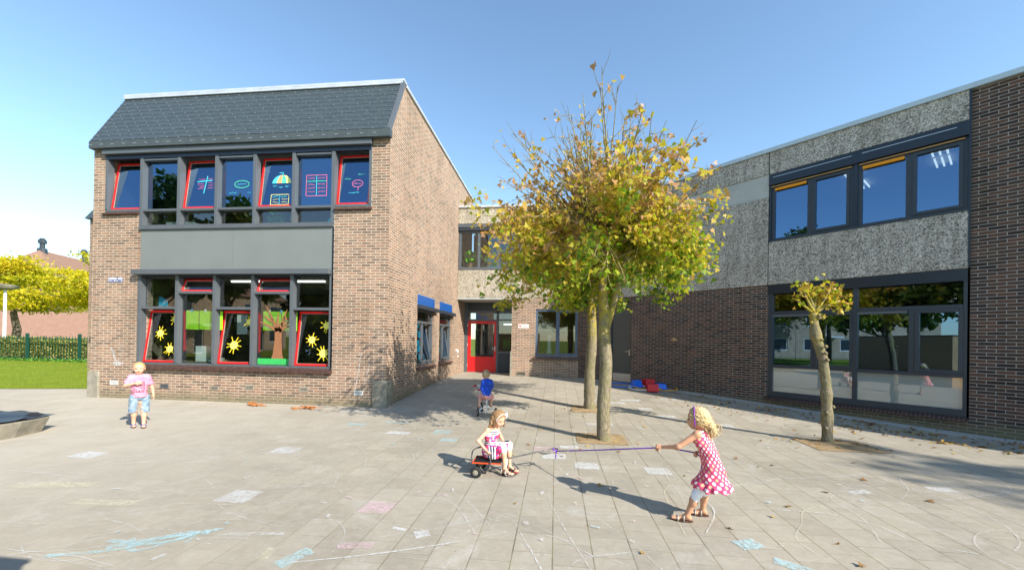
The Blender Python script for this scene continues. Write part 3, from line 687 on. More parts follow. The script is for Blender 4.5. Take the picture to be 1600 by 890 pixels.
paper_sun(-5.66,1.52,.085,RS['b4'],6,'paper sun midway on the rightmost red sash')
paper_sun(-5.32,1.86,.085,RS['b4'],7,'paper sun at the top of the rightmost red sash')
paper_sun(-5.34,1.21,.10,RS['b4'],8,'large rayed paper sun at the bottom of the rightmost red sash')
# lime sheets pegged on a line
for x0,x1,lb in [(-8.90,-8.56,'leftmost lime green sheet pegged inside the second window bay'),(-8.54,-8.18,'middle lime green sheet pegged inside the second window bay'),(-8.16,-7.93,'lime green sheet beside the third mullion, third in its row'),(-6.88,-6.42,'lime green sheet behind the left boughs of the paper tree'),(-6.40,-6.02,'lime green sheet behind the right boughs of the paper tree')]:
    flat('green_sheet',[(x0,1.72),(x1,1.71),(x1,2.16),(x0,2.17)],YG+.075,M['lime'],lb,'paper sheet',group='lime green paper sheets hanging in the classroom window')
for k,(x,m,lb) in enumerate([(-8.74,'clipt','blue peg above the leftmost lime green sheet'),(-8.38,'paperw','white peg above the middle lime green sheet'),(-6.72,'paperw','white peg on the left above the paper tree'),(-6.42,'clipt','blue peg in the middle above the paper tree')]):
    flat('clothes_peg',[(x-.03,2.2),(x-.005,2.12),(x+.015,2.12),(x+.04,2.2)],YG+.065,M[m],lb,'peg')
# paper tree
tr_=thing('paper_tree',(-6.5,YG+.045,.93),'brown paper tree with bare boughs pasted on the fourth window bay','paper tree')
mb=MB();Y=YG+.046
def bough(pts,w):
    pts=[Vector((a,Y,b)) for a,b in pts];n=len(pts)
    Lp=[];Rp=[]
    for i,p in enumerate(pts):
        t_=(pts[min(i+1,n-1)]-pts[max(i-1,0)]).normalized();nn=Vector((-t_.z,0,t_.x))*w[i];Lp.append(p+nn);Rp.append(p-nn)
    for i in range(n-1): mb.prism([Lp[i],Rp[i],Rp[i+1],Lp[i+1]],(0,-.002,0))
bough([(-6.48,.95),(-6.48,1.15),(-6.47,1.5),(-6.47,1.75)],[.2,.12,.085,.09])
for pts in [[(-6.5,1.7),(-6.6,1.95),(-6.78,2.28)],[(-6.5,1.72),(-6.7,1.82),(-6.93,1.92)],[(-6.45,1.72),(-6.36,1.95),(-6.25,2.22)],[(-6.45,1.7),(-6.3,1.8),(-6.08,1.85)],[(-6.47,1.75),(-6.49,1.95),(-6.47,2.12)],[(-6.62,1.95),(-6.72,1.98),(-6.85,2.08)],[(-6.34,2.0),(-6.22,2.0),(-6.1,2.1)],[(-6.4,1.85),(-6.25,1.9),(-6.12,1.95)]]: bough(pts,[.045,.025,.01])
mb.build('tree_cutout',M['brownp'],tr_)
flat('paper_grass',[(-6.98,.92),(-6.1,.92)]+[(-6.1-.04*k,1.05+.02*(k%2)) for k in range(23)],YG+.042,M['greenp'],'strip of green paper grass along the foot of the paper tree window','paper strip')
flat('wall_poster',[(-7.88,1.62),(-7.6,1.62),(-7.6,2.1),(-7.88,2.1)],YG+.45,M['paperw'],'pale sheet hanging behind the middle red sash','poster')
flat('wall_poster',[(-9.95,2.28),(-9.7,2.28),(-9.7,2.45),(-9.95,2.55)],YG+.35,M['cyan'],'pale blue triangle hanging at the top left of the lower window','poster')
mb=MB();mb.box(0,.28,0,.2,0,.38);o=mb.build('storage_box',M['paperw']);o.location=(-8.85,YG+.3,.93);tag(o,'white box on the window ledge below the lime green sheets','box')
mb=MB();mb.box(-8.9,-5.2,YG+.25,YG+.75,.80,.92);mb.box(-9.95,-9.0,YG+.25,YG+.75,.80,.92);mb.split('inner_shelf',M['roomdark'],blk)
for k in range(7):
    mb=MB();mb.box(0,.09,0,.09,0,.06+.02*(k%3));o=mb.build('storage_tub',M['wood' if k%2 else 'paperw']);o.location=(-8.5+k*.13+(.6 if k>3 else 0),YG+.3,.925)
    tag(o,'small pale tub standing in the row on the classroom window ledge','tub','small tubs on the classroom ledge')
# upstairs: paper drawings on the sashes (window marker)
def line_on(R,y,pts,w,mb,m=0):
    for (a,b),(c,d) in zip(pts[:-1],pts[1:]):
        l=math.hypot(c-a,d-b) or 1;nx,nz=-(d-b)/l*w/2,(c-a)/l*w/2
        q=[(a+nx,y,b+nz),(a-nx,y,b-nz),(c-nx,y,d-nz),(c+nx,y,d+nz)]
        if R:q=[R(p) for p in q]
        mb.quad(*q,m)
MK=[emit_ for emit_ in (plain('marker_cyan',(.08,.6,.75),.6),plain('marker_pink',(.75,.18,.35),.6),plain('marker_green',(.1,.65,.4),.6),plain('marker_yellow',(.75,.75,.25),.6),plain('marker_orange',(.85,.35,.15),.6))]
def scrib(R,y,x,z,l,mb,m,h=.018,seed=0):
    rr=random.Random(seed);pts=[];k=int(l/.012)
    for i in range(k): pts.append((x+l*i/k,z+rr.uniform(-h,h)*(1 if i%3 else .3)))
    line_on(R,y,pts,.007,mb,m)
D=MB();R1=RS[1];yy=YG+.020
line_on(R1,yy,[(-8.70,5.30),(-8.28,5.33)],.022,D,0);line_on(R1,yy,[(-8.44,5.44),(-8.49,5.0)],.02,D,0)
for i,(x,z) in enumerate([(-8.66,5.36),(-8.42,5.37),(-8.68,5.24),(-8.63,5.18),(-8.66,5.13),(-8.4,5.26),(-8.4,5.2),(-8.4,5.14)]): scrib(R1,yy,x,z,.18,D,1,.014,i)
D.build('window_drawing',MK,win)
D=MB();y5=YG+.045;e=[(-7.47+.19*math.cos(a*.4),5.18+.085*math.sin(a*.4)) for a in range(17)];line_on(None,y5,e,.014,D,2)
scrib(None,y5,-7.6,5.18,.26,D,0,.02,3);scrib(None,y5,-7.8,4.98,.22,D,0,.02,4);scrib(None,y5,-7.32,4.97,.2,D,0,.02,5);D.build('window_drawing',MK,win)
D=MB();R3=RS[3];cx,cz,r=-6.49,5.20,.24
for k,m in enumerate([0,4,2,3]):
    sa,sb_=-1+k*.5,-.5+k*.5;pts=[(cx+r*sa*math.sin(i*.26),cz+.21*math.cos(i*.26)) for i in range(7)]+[(cx+r*sb_*math.sin(i*.26),cz+.21*math.cos(i*.26)) for i in range(6,0,-1)]
    D.poly([R3((p[0],yy,p[1])) for p in pts],m)
line_on(R3,yy,[(cx,cz+.2),(cx+.02,cz+.27),(cx-.08,cz+.26)],.015,D,0)
for i in range(3): scrib(R3,yy,cx-.22+i*.16,cz-.07-.03*(i==1),.12,D,0,.03,20+i)
line_on(R3,yy,[(-6.72,4.92),(-6.27,4.92),(-6.27,4.67),(-6.72,4.67),(-6.72,4.92)],.012,D,3);line_on(R3,yy,[(-6.5,4.92),(-6.5,4.67)],.01,D,0)
for i,(x,z,m) in enumerate([(-6.69,4.87,0),(-6.47,4.87,0),(-6.67,4.80,3),(-6.45,4.80,3),(-6.67,4.73,3),(-6.45,4.73,3)]): scrib(R3,yy,x,z,.16,D,m,.02,30+i)
D.build('window_drawing',MK,win)
D=MB();line_on(None,y5,[(-5.83,5.34),(-5.33,5.34),(-5.33,4.86),(-5.84,4.86),(-5.83,5.34)],.012,D,1);line_on(None,y5,[(-5.58,5.34),(-5.58,4.87)],.014,D,0);line_on(None,y5,[(-5.83,5.2),(-5.33,5.2)],.012,D,2)
for i in range(8): scrib(None,y5,-5.8+(i%2)*.25,5.27-.085*(i//2)-.06*(i//2>0),.19,D,1,.018,50+i)
D.build('window_drawing',MK,win)
D=MB();Rr=RS['r'];e=[(-4.6+.13*math.cos(a*.4),5.14+.085*math.sin(a*.4)) for a in range(17)];line_on(Rr,yy,e,.01,D,1)
scrib(Rr,yy,-4.7,5.14,.2,D,1,.02,70);scrib(Rr,yy,-4.92,5.26,.16,D,2,.015,71);scrib(Rr,yy,-4.6,5.36,.2,D,2,.02,72);scrib(Rr,yy,-4.8,4.92,.26,D,0,.02,73);line_on(Rr,yy,[(-4.57,5.05),(-4.58,4.97)],.008,D,1)
D.build('window_drawing',MK,win)
# indoor bits on the upper ledge
def plant(loc,h,label,seed):
    rr=np.random.default_rng(seed);p=thing('potted_plant',loc,label,'plant')
    mb=MB();mb.tube([(loc[0],loc[1],loc[2]),(loc[0],loc[1],loc[2]+h*.4)],[h*.16,h*.2],12);mb.build('pot',M['wood'],p)
    n=60;P=np.array(loc)+np.column_stack([rr.normal(0,h*.3,n),rr.normal(0,h*.15,n),h*.45+rr.random(n)*h*.6]);leafmesh('foliage',P,h*.35,rr.random(n)*.5+.3,M['hedge' if 0 else 'plantl'],p,OVAL,droop=0)
M['plantl']=leafmat('pot_plant_leaves',[(.03,.12,.01),(.10,.3,.03),(.3,.5,.1)],.4)
plant((-6.75,YG+.35,4.12),.42,'bushy green plant behind the low pane under the umbrella drawing',1)
def sitter(name,x,z,label,cm):
    o=thing(name,(x,YG+.5,z),label,'person');return o
mb=MB();mb.box(-9.85,-9.1,YG+.4,YG+.9,4.1,4.42);mb.build('inner_cupboard',M['paperw'],blk)
mb=MB();mb.prism([(-5.75,YG+.5,4.2),(-5.15,YG+.5,4.2),(-5.15,YG+.5,4.5),(-5.5,YG+.5,4.5)],(0,.03,0));mb.build('inner_board',M['cyan'],blk)
mb=MB()
for k in range(4): mb.box(-9.55+k*.24,-9.32+k*.24,YG+1.2+k*.5,YG+1.3+k*.5,5.55-.11*k,5.575-.11*k)
mb.split('orange_shelf_edge',M['orange'],blk)

# ================================================================ ENTRANCE BUILDING (centre)
YC=14.85
ent=thing('entrance_building',(-1.5,YC,0),'low link building with washed concrete bands above the red entrance door','building')
XC0,XC1=XR+.003,2.6
mb=MB();mb.box(XC0,XC1,YC,YC+.25,5.98,6.60);mb.box(XC0,XC1,YC-.002,YC+.25,3.16,4.22);mb.split('concrete_band',M['agg2'],ent,bevel=.01)
mb=MB();mb.box(XC0,XC1,YC-.05,YC+.4,6.60,6.68);mb.build('roof_coping',M['zinc'],ent)
mb=MB();mb.box(XC0,XC1,YC+.25,YC+8,6.4,6.5);mb.split('roof_deck',M['anth_dark'],ent)
mb=MB();mb.grid_wall(-1.66,2.6,-.2,3.16,[(-.76,.84,.98,2.75)],YC,YC+.25)
mb.box(-1.66,-1.46,YC+.25,16.1,-.2,3.16);mb.build('brick_wall',M['brick'],ent)
mb=MB();mb.box(-1.70,-1.63,YC-.02,YC+.3,0,1.15);mb.build('door_post_plinth',M['conc'],ent)
mb=MB();mb.box(XC0,-1.66,YC,16.2,3.10,3.158);mb.build('porch_soffit',M['smooth_conc'],ent)
mb=MB();mb.box(XC0,XC1,YC-.06,YC+.12,5.72,5.98);mb.build('sun_blind_housing',M['anth_dark'],ent,bevel=.01)
mb=MB();mb.box(XC0,XC1,YC-.085,YC-.06,5.84,5.93);mb.build('blind_ledge',M['anth'],ent)
mb=MB();mb.rect(XC0+.02,2.55,4.25,5.72,YC+.03,YC+.13,.08)
for x in (-2.97,-2.22,-1.4,-.4,.8): mb.box(x-.045,x+.045,YC+.03,YC+.13,4.33,5.64)
uw=mb.build('window_frame',M['anth'],ent)
for a,b in zip((XC0+.1,-2.925,-2.175,-1.355,-.355,.845),(-3.015,-2.265,-1.445,-.445,.755,2.47)): pane(uw,a,b,4.33,5.64,YC+.08,M['glass'])
mb=MB();mb.box(-2.91,-2.28,YC+.01,YC+.03,5.62,5.70);mb.split('rolled_blind',M['orange'],ent)
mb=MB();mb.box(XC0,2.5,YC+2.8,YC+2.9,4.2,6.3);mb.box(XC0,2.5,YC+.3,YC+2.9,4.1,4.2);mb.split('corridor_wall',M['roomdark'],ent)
plant((-3.35,YC+.35,4.25),.7,'leafy light green plant in the first pane of the link building upstairs',3);plant((-2.6,YC+.35,4.2),.5,'small plant in the second pane of the link building upstairs',4)
# ground floor window
mb=MB();mb.rect(-.76,.84,.98,2.75,YC+.04,YC+.14,.085);mb.box(.0,.10,YC+.04,YC+.14,1.065,2.665);mb.rect(.10,.755,1.065,2.665,YC+.03,YC+.12,.04)
gw=mb.build('window_frame',plain('blue_grey_frame',(.09,.12,.17),.4),ent);pane(gw,-.675,.0,1.065,2.665,YC+.09,M['glass']);pane(gw,.14,.715,1.105,2.625,YC+.09,M['glass'])
rollag(ent,-.84,.92,YC,.965,None,.09)
mb=MB();mb.box(-1.4,1.2,YC+.3,YC+.6,.9,1.08);mb.box(-1.4,1.2,YC+.5,YC+.53,1.95,2.0);mb.split('inner_counter',M['wood'],ent)
mb=MB();mb.box(-1.4,2.4,YC+2.8,YC+2.9,.1,3.1);mb.split('corridor_wall',M['roomdark'],ent)
mb=MB();mb.tube([(-.25,YC+.4,1.09),(-.25,YC+.4,1.3),(-.25,YC+.4,1.62)],[.11,.08,.07],12);mb.tube([(-.25,YC+.4,1.62),(-.25,YC+.4,1.7),(-.25,YC+.4,1.8)],[.03,.1,.03],12);o=mb.build('trophy_lamp',M['zinc'],None,off=(-.25,YC+.4,1.09));o.location=(-.25,YC+.4,1.09);tag(o,'pale pedestal lamp on the counter in the ground floor window','lamp')
vent(ent,-1.46,.24,w=.36,h=.15,mat='conc',y=YC);vent(ent,-.07,.22,w=.32,h=.1,mat='conc',y=YC)
mb=MB();mb.box(-1.41,-1.02,YC-.014,YC,2.03,2.17);sg=mb.build('door_sign',M['white'],ent)
mb=MB();mb.disc((-1.345,YC-.018,2.115),(0,1,0),.03,.006,10);mb.disc((-1.30,YC-.018,2.09),(0,1,0),.022,.006,10);mb.box(-1.38,-1.33,YC-.019,YC-.015,2.12,2.14);mb.build('sign_emblem',M['toyred'],sg)
mb=MB()
for k in range(7): mb.box(-1.25+k*.028,-1.25+k*.028+.018,YC-.018,YC-.0145,2.075,2.10)
mb.build('sign_lettering',M['toyred'],sg)
# entrance door (recessed)
YD=16.1;zg=.22
mb=MB();mb.box(-3.765,-3.63,YD-.02,YD+.1,zg,3.10);mb.box(-2.43,-2.34,YD-.02,YD+.1,zg,2.75);mb.box(-1.72,-1.662,YD-.02,YD+.1,zg,3.10);mb.box(-3.63,-2.43,YD-.02,YD+.1,2.34,2.41);mb.box(-3.63,-1.72,YD-.02,YD+.1,2.66,2.75);mb.box(-2.34,-1.72,YD-.018,YD+.1,2.36,2.41);mb.box(-2.34,-1.72,YD-.018,YD+.1,1.02,1.10);mb.box(-3.63,-2.43,YD-.01,YD+.1,zg-.02,zg+.02)
df=mb.build('door_frame',M['anth'],ent);mb=MB();mb.box(-3.63,-1.72,YD+.01,YD+.08,2.75,3.1);mb.build('fanlight_panel',M['anth_dark'],ent)
pane(df,-3.62,-2.44,2.41,2.66,YD+.04,M['glass']);pane(df,-2.33,-1.73,1.10,2.36,YD+.04,M['glass']);pane(df,-2.33,-1.73,2.41,2.66,YD+.04,M['glass'])
mb=MB();mb.box(-2.34,-1.72,YD+.005,YD+.06,zg,1.02);mb.build('side_panel',M['anth_dark'],ent)
mb=MB();x0,x1=-3.625,-2.435;mb.box(x0,x0+.13,YD,YD+.05,zg+.01,2.335);mb.box(x1-.09,x1,YD,YD+.05,zg+.01,2.335);mb.box(x0+.13,x1-.09,YD,YD+.05,2.22,2.335);mb.box(x0+.13,x1-.09,YD,YD+.05,.78,.87);mb.box(x0+.13,x1-.09,YD+.012,YD+.045,zg+.08,.78);mb.box(x0+.13,x1-.09,YD,YD+.05,zg+.01,zg+.08)
dr=mb.build('door',M['red'],ent,bevel=.003);pane(dr,x0+.13,x1-.09,.87,2.22,YD+.022,M['glass'])
mb=MB();mb.box(x1-.07,x1-.03,YD-.012,YD,1.12,1.3);mb.box(x1-.16,x1-.03,YD-.05,YD-.03,1.2,1.225);mb.box(x1-.055,x1-.035,YD-.05,YD-.01,1.2,1.225);mb.build('handle',M['clip'],dr)
mb=MB()
for z in (.45,1.3,2.1): mb.tube([(x0-.005,YD-.012,z),(x0-.005,YD-.012,z+.11)],.014,8)
mb.split('hinge',M['clip'],dr)
mb=MB();mb.box(-3.77,-1.4,18.4,18.5,0,3.2);mb.box(-1.45,-1.4,16.2,18.4,0,3.2);mb.split('hall_wall',M['roomdark'],ent)
mb=MB()
for x in (-3.05,-2.75): mb.box(x,x+.02,17.2,17.24,.2,2.3)
for x in(-3.4,-3.0,-2.7): mb.box(x,x+.22,17.6,17.7,.9,1.7)
mb.split('inner_door_edge',M['roomwall'],ent)
mb=MB();mb.box(-2.2,-1.8,16.6,16.62,2.2,2.26);mb.build('hall_lamp',M['tube'],ent)
mb=MB();mb.box(-2.2,-1.9,16.5,16.6,1.2,1.6);mb.build('notice',M['plant'],ent)

# ================================================================ RIGHT WING
rw_=thing('right_wing',(7.845,7.845,0),'long brown brick wing with pebbled concrete bands and dark framed windows','building',rz=-math.pi/4,o3=(0,0,0))
BM=M['brick_shaded']
mb=MB();mb.grid_wall(-9.95,-3.70,-.3,3.05,[(-8.46,-7.645,-.3,2.9)],0,.28)
mb.box(-3.70,-.42,0,.28,-.3,.255);mb.box(-.42,12,0,.28,-.3,6.33);mb.build('brick_wall',BM,rw_)
mb=MB();mb.box(-9.95,-5.92,-.03,.25,3.05,5.23);mb.box(-5.905,-3.715,-.03,.25,3.05,5.23);mb.box(-9.95,-5.92,-.03,.25,5.79,6.33);mb.box(-5.905,-3.715,-.03,.25,5.79,6.33)
mb.box(-3.70,-.44,-.03,.25,5.78,6.33);mb.box(-3.70,-.44,-.03,.25,3.05,4.105);mb.split('pebbled_panel',M['agg'],rw_,bevel=.012)
mb=MB();mb.box(-9.95,-3.715,-.012,.2,5.235,5.785);mb.build('smooth_band',M['smooth_conc'],rw_)
mb=MB();mb.box(-9.95,12,-.07,.35,6.335,6.43);mb.build('roof_coping',plain('blue_white_edge',(.45,.55,.62),.4,.05),rw_)
mb=MB();mb.box(-9.95,12,.28,8,6.2,6.3);mb.box(-9.95,12,.3,5.5,3.12,3.3);mb.split('roof_deck',M['ceil'],rw_)
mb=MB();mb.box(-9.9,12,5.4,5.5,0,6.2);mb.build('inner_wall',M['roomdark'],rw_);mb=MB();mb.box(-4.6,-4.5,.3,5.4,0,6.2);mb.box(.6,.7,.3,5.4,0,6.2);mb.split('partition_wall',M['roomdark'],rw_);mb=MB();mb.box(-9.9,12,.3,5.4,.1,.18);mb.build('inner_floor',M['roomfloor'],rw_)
mb=MB();mb.box(-3.71,-.425,.02,.06,.25,3.06);mb.build('window_recess',M['navy'],rw_) if 0 else None
# upper windows
mb=MB();mb.box(-3.70,-.45,-.05,.18,5.50,5.775);mb.build('sun_blind_housing',M['navy'],rw_,bevel=.01)
mb=MB();mb.box(-3.62,-2.12,-.056,-.05,5.68,5.69);mb.box(-1.95,-.6,-.056,-.05,5.68,5.69);mb.split('housing_glint',M['clip'],rw_)
mb=MB();mb.box(-3.66,-2.12,-.02,.0,5.455,5.475);mb.box(-2.0,-.5,-.02,.0,5.455,5.475);mb.split('blind_edge_strip',M['wood'],rw_)
mb=MB();mb.box(-3.70,-3.66,-.01,.2,4.11,5.5);mb.box(-2.09,-2.02,-.01,.2,4.11,5.5);mb.box(-.45,-.42,-.04,.2,3.06,6.33);mb.split('dark_mullion',M['navy'],rw_)
for a,b in ((-3.66,-2.09),(-2.02,-.45)):
    mb=MB();mb.rect(a,b,4.12,5.50,.03,.12,.07);m_=a+(b-a)*.5;mb.box(m_-.05,m_+.05,.03,.12,4.19,5.43);mb.rect(m_+.05,b-.07,4.19,5.43,.01,.11,.055);wf=mb.build('window_frame',M['anth_dark'],rw_)
    pane(wf,a+.07,m_-.05,4.19,5.43,.07,M['glass2']);pane(wf,m_+.105,b-.125,4.245,5.375,.07,M['glass2'])
    mb=MB();mb.box(a+.075,m_-.07,.0,.03,5.36,5.42);mb.split('rolled_blind',M['orange'],rw_)
mb=MB();mb.box(-3.7,-.45,-.04,.1,4.105,4.14);mb.build('window_ledge',M['anth_dark'],rw_)
mb=MB()
for x,y in [(-2.6,1.6),(-2.6,2.6),(-1.0,1.4),(-1.0,2.3),(-1.0,3.2),(-2.6,3.6)]:
    for k in(-.12,.0,.12): mb.box(x+k-.016,x+k+.016,y-.35,y+.35,6.12,6.15)
mb.split('ceiling_light',M['tube'],rw_)
# lower windows
mb=MB();mb.box(-3.70,-.45,-.02,.15,2.82,3.045);mb.build('lower_blind_housing',M['navy'],rw_)
mb=MB();mb.box(-3.70,-3.60,.0,.14,.30,2.82);mb.box(-.50,-.45,.0,.14,.30,2.82);mb.box(-3.60,-.50,.0,.14,.30,.43);mb.box(-2.08,-2.0,.0,.14,.43,2.82)
for a,b in ((-3.60,-2.08),(-2.0,-.50)):
    mb.box(a,b,.004,.13,2.31,2.39);mb.box(a,b,.004,.13,1.02,1.09)
mb.box(-2.83,-2.75,.004,.13,1.09,2.31);mb.box(-1.22,-1.13,.004,.13,1.09,2.31)
mb.rect(-1.13,-.50,1.09,2.31,-.012,.10,.06);mb.rect(-2.75,-2.08,1.09,2.31,-.012,.10,.05);wf=mb.build('window_frame',M['anth_dark'],rw_,bevel=.003)
for a,b in ((-3.60,-2.08),(-2.0,-.50)): pane(wf,a,b,2.39,2.80,.08,M['glass']);pane(wf,a,b,.43,1.02,.06,M['frost'])
for a,b in ((-3.60,-2.83),(-2.70,-2.13),(-2.0,-1.22),(-1.07,-.56)): pane(wf,a,b,1.1,2.30,.08,M['glass2'])
mb=MB();mb.box(-3.6,-2.85,-.004,.02,2.25,2.305);mb.box(-2.0,-1.24,-.004,.02,2.25,2.305);mb.split('blind_bottom_bar',M['anth'],rw_)
rollag(rw_,-3.72,-.43,0,.30,None,.075,.0625,.10)
# grey service door
mb=MB();mb.rect(-8.46,-7.645,.15,2.9,.05,.12,.035);df=mb.build('door_frame',M['anth_dark'],rw_)
mb=MB();mb.box(-8.425,-7.68,.07,.11,.22,2.865);dd=mb.build('door',M['door_grey'],rw_)
mb=MB();mb.box(-8.40,-7.69,.06,.07,.25,.52);mb.build('kick_plate',M['kick'],dd)
mb=MB();mb.box(-7.77,-7.72,.055,.07,1.13,1.32);mb.box(-7.88,-7.735,.01,.025,1.25,1.27);mb.box(-7.755,-7.735,.01,.06,1.25,1.27);mb.build('handle',M['kick'],dd)
mb=MB();mb.tube([(-6.22,-.02,1.66),(-6.14,-.05,1.68),(-6.06,-.02,1.66)],[.03,.045,.03],8);mb.build('wall_fitting',M['wood'],rw_)

# ================================================================ TREES
def curve(p0,d0,length,n,bend,wander,rr):
    pts=[np.array(p0,float)];d=np.array(d0,float);d/=np.linalg.norm(d)
    for i in range(n):
        d=d+np.array(bend)/n+rr.normal(size=3)*wander;d/=np.linalg.norm(d);pts.append(pts[-1]+d*length/n)
    return pts
def maple(base,trunk_pts,trunk_r,limbs,heads,label,seed,R=1.0,upshoots=46,lows=60,name='pollard_maple',zmin=1.95,zup=1.0,leafN=1.0,xy=(1.0,1.0)):
    rr=np.random.default_rng(seed);t_=thing(name,base,label,'tree')
    mb=MB()
    def knotty(pts,rad,n=12,sub=5):
        P=[Vector(p) for p in pts];o=[];ra=[]
        for i in range(len(P)-1):
            p0=P[max(i-1,0)];p1=P[i];p2=P[i+1];p3=P[min(i+2,len(P)-1)]
            for k in range(sub):
                q=k/sub;o.append(.5*((2*p1)+(p2-p0)*q+(2*p0-5*p1+4*p2-p3)*q*q+(3*p1-p0-3*p2+p3)*q**3));ra.append((rad[i]*(1-q)+rad[i+1]*q)*(1+rr.normal()*.035))
        o.append(P[-1]);ra.append(rad[-1]);mb.tube(o,ra,n)
    knotty(trunk_pts,trunk_r)
    for pts,ra in limbs: knotty(pts,ra,9,4)
    for h in heads:   # pollard knuckles
        h=np.array(h)
        for k in range(7):
            q=h+rr.normal(size=3)*.05;mb.tube([tuple(q-np.array([0,0,.05])),tuple(q),tuple(q+rr.normal(size=3)*.05+np.array([0,0,.05]))],[.03,.06,.02],7)
    mb.build('trunk',M['bark'],t_,smooth=True)
    br=MB();LP=[];LS=[];LT=[];zz_=1.0
    H=[np.array(h) for h in heads];cen=np.mean(H,axis=0)
    for i in range(upshoots):
        h=H[rr.integers(len(H))];az=rr.uniform(0,6.283);el=math.radians(rr.uniform(4,84))
        d=np.array([math.cos(az)*math.cos(el)*xy[0],math.sin(az)*math.cos(el)*xy[1],math.sin(el)]);L_=R*rr.uniform(1.3,2.3)*(.84 if el>1.15 else .98 if el>.8 else .94)*zup*(1-.26*max(0,d[0]))
        pts=curve(h+rr.normal(size=3)*.05,d,L_,7,(0,0,.10 if el>.8 else .38),.03,rr);r0=rr.uniform(.013,.022);br.tube([tuple(p) for p in pts],list(np.linspace(r0,.0035,len(pts))),5,False)
        for k in range(rr.integers(9,16)):
            f=rr.uniform(.25,1);ix=min(int(f*7),6);p=pts[ix]+(pts[ix+1]-pts[ix])*(f*7-ix);dd=(pts[ix+1]-pts[ix]);dd=dd/np.linalg.norm(dd)+rr.normal(size=3)*.75
            tl=rr.uniform(.12,.5)*(1.25-f*.6);tw=curve(p,dd,tl,3,(0,0,.3),.12,rr);br.tube([tuple(q) for q in tw],[.0055,.004,.003,.002],3,False)
            if rr.random()<(.85 if f<.6 else .38)*leafN:
                e=tw[-1];nl=rr.integers(1,4) if e[2]>base[2]+4.35*zz_ else rr.integers(3,7)
                for q in range(nl): LP.append(e+rr.normal(size=3)*.035);LS.append(rr.uniform(.05,.095));LT.append(rr.uniform(.42,1.0))
    for i in range(lows):
        h=H[rr.integers(len(H))];az=rr.uniform(0,6.283);el=math.radians(rr.uniform(-28,30))
        d=np.array([math.cos(az)*math.cos(el)*xy[0],math.sin(az)*math.cos(el)*xy[1],math.sin(el)]);L_=R*rr.uniform(.9,1.9)*(1-.12*max(0,d[0]))
        pts=curve(h+rr.normal(size=3)*.06,d,L_,6,(0,0,-.55),.06,rr);r0=rr.uniform(.014,.024);br.tube([tuple(p) for p in pts],list(np.linspace(r0,.004,len(pts))),5,False)
        green=rr.random()
        for k in range(15):
            f=rr.uniform(.25,1);ix=min(int(f*6),5);p=pts[ix]+(pts[ix+1]-pts[ix])*(f*6-ix);dd=(pts[ix+1]-pts[ix]);dd=dd/np.linalg.norm(dd)+rr.normal(size=3)*.7
            tw=curve(p,dd,rr.uniform(.15,.5),3,(0,0,-.1),.1,rr);br.tube([tuple(q) for q in tw],[.0055,.004,.003,.002],3,False)
            if rr.random()<(.12 if green>.35 else .42): continue
            for e in tw[1:]:
                for q in range(rr.integers(5,9)):
                    P=e+rr.normal(size=3)*.075
                    if P[2]<zmin: P[2]=zmin+rr.random()*.25
                    hgt=(P[2]-cen[2])/R
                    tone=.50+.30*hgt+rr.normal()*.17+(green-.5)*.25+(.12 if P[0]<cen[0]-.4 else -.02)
                    if P[1]<base[1]-.05 and abs(P[0]-base[0]-.08)<.42 and P[2]<3.0 and rr.random()<.82: continue
                    LP.append(P);LS.append(rr.uniform(.05,.10));LT.append(tone)
    br.build('branches',M['twig'],t_,smooth=True)
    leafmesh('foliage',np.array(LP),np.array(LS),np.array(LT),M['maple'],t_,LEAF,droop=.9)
    return t_
bx,by=.80,6.50
maple((bx,by,0),[(bx+.0,by,-.05),(bx-.01,by,.1),(bx-.02,by,.6),(bx+.01,by,1.2),(bx-.03,by,1.75),(bx-.03,by,2.0),(bx-.06,by,2.5),(bx-.06,by+.03,3.1)],[.145,.112,.103,.098,.096,.088,.066,.058],
  [([(bx-.0,by,1.82),(bx+.10,by+.02,2.15),(bx+.22,by+.03,2.6),(bx+.38,by,3.15)],[.07,.055,.05,.045]),([(bx-.06,by+.03,3.05),(bx-.2,by+.1,3.3),(bx-.3,by+.1,3.45)],[.06,.05,.04]),([(bx-.06,by+.03,2.95),(bx+.1,by-.2,3.2),(bx+.12,by-.25,3.4)],[.05,.045,.04]),([(bx-.06,by+.0,3.0),(bx-.1,by+.35,3.25)],[.05,.04]),([(bx+.3,by+.02,2.9),(bx+.62,by+.1,3.12),(bx+.75,by+.1,3.25)],[.04,.04,.035])],
  [(bx+.38,by,3.2),(bx-.3,by+.1,3.5),(bx+.12,by-.25,3.45),(bx-.1,by+.35,3.3),(bx-.32,by-.25,3.35),(bx-.05,by,3.35)],
  'front pollarded maple with forked mossy trunk and bare upright shoots over a yellow green crown',11,R=1.0,upshoots=96,lows=58,zmin=1.90)
bx,by=.80,9.12
maple((bx,by,.05),[(bx,by,0),(bx-.02,by,.25),(bx-.02,by,.9),(bx+.02,by,1.6),(bx+.0,by,2.3),(bx+.02,by,3.0)],[.16,.128,.115,.11,.10,.085],
  [([(bx,by,2.8),(bx-.35,by,3.2),(bx-.6,by,3.4)],[.07,.06,.05]),([(bx,by,2.8),(bx+.4,by+.1,3.15),(bx+.75,by,3.3)],[.07,.06,.05]),([(bx,by,2.9),(bx,by+.3,3.4)],[.07,.05])],
  [(bx-.62,by,3.45),(bx+.5,by,3.35),(bx,by+.3,3.45),(bx-.2,by-.1,3.2),(bx+.3,by-.2,3.3)],
  'rear pollarded maple whose darker mossy trunk stands just behind the front one',23,R=1.0,upshoots=30,lows=56,zmin=2.3,zup=.8)
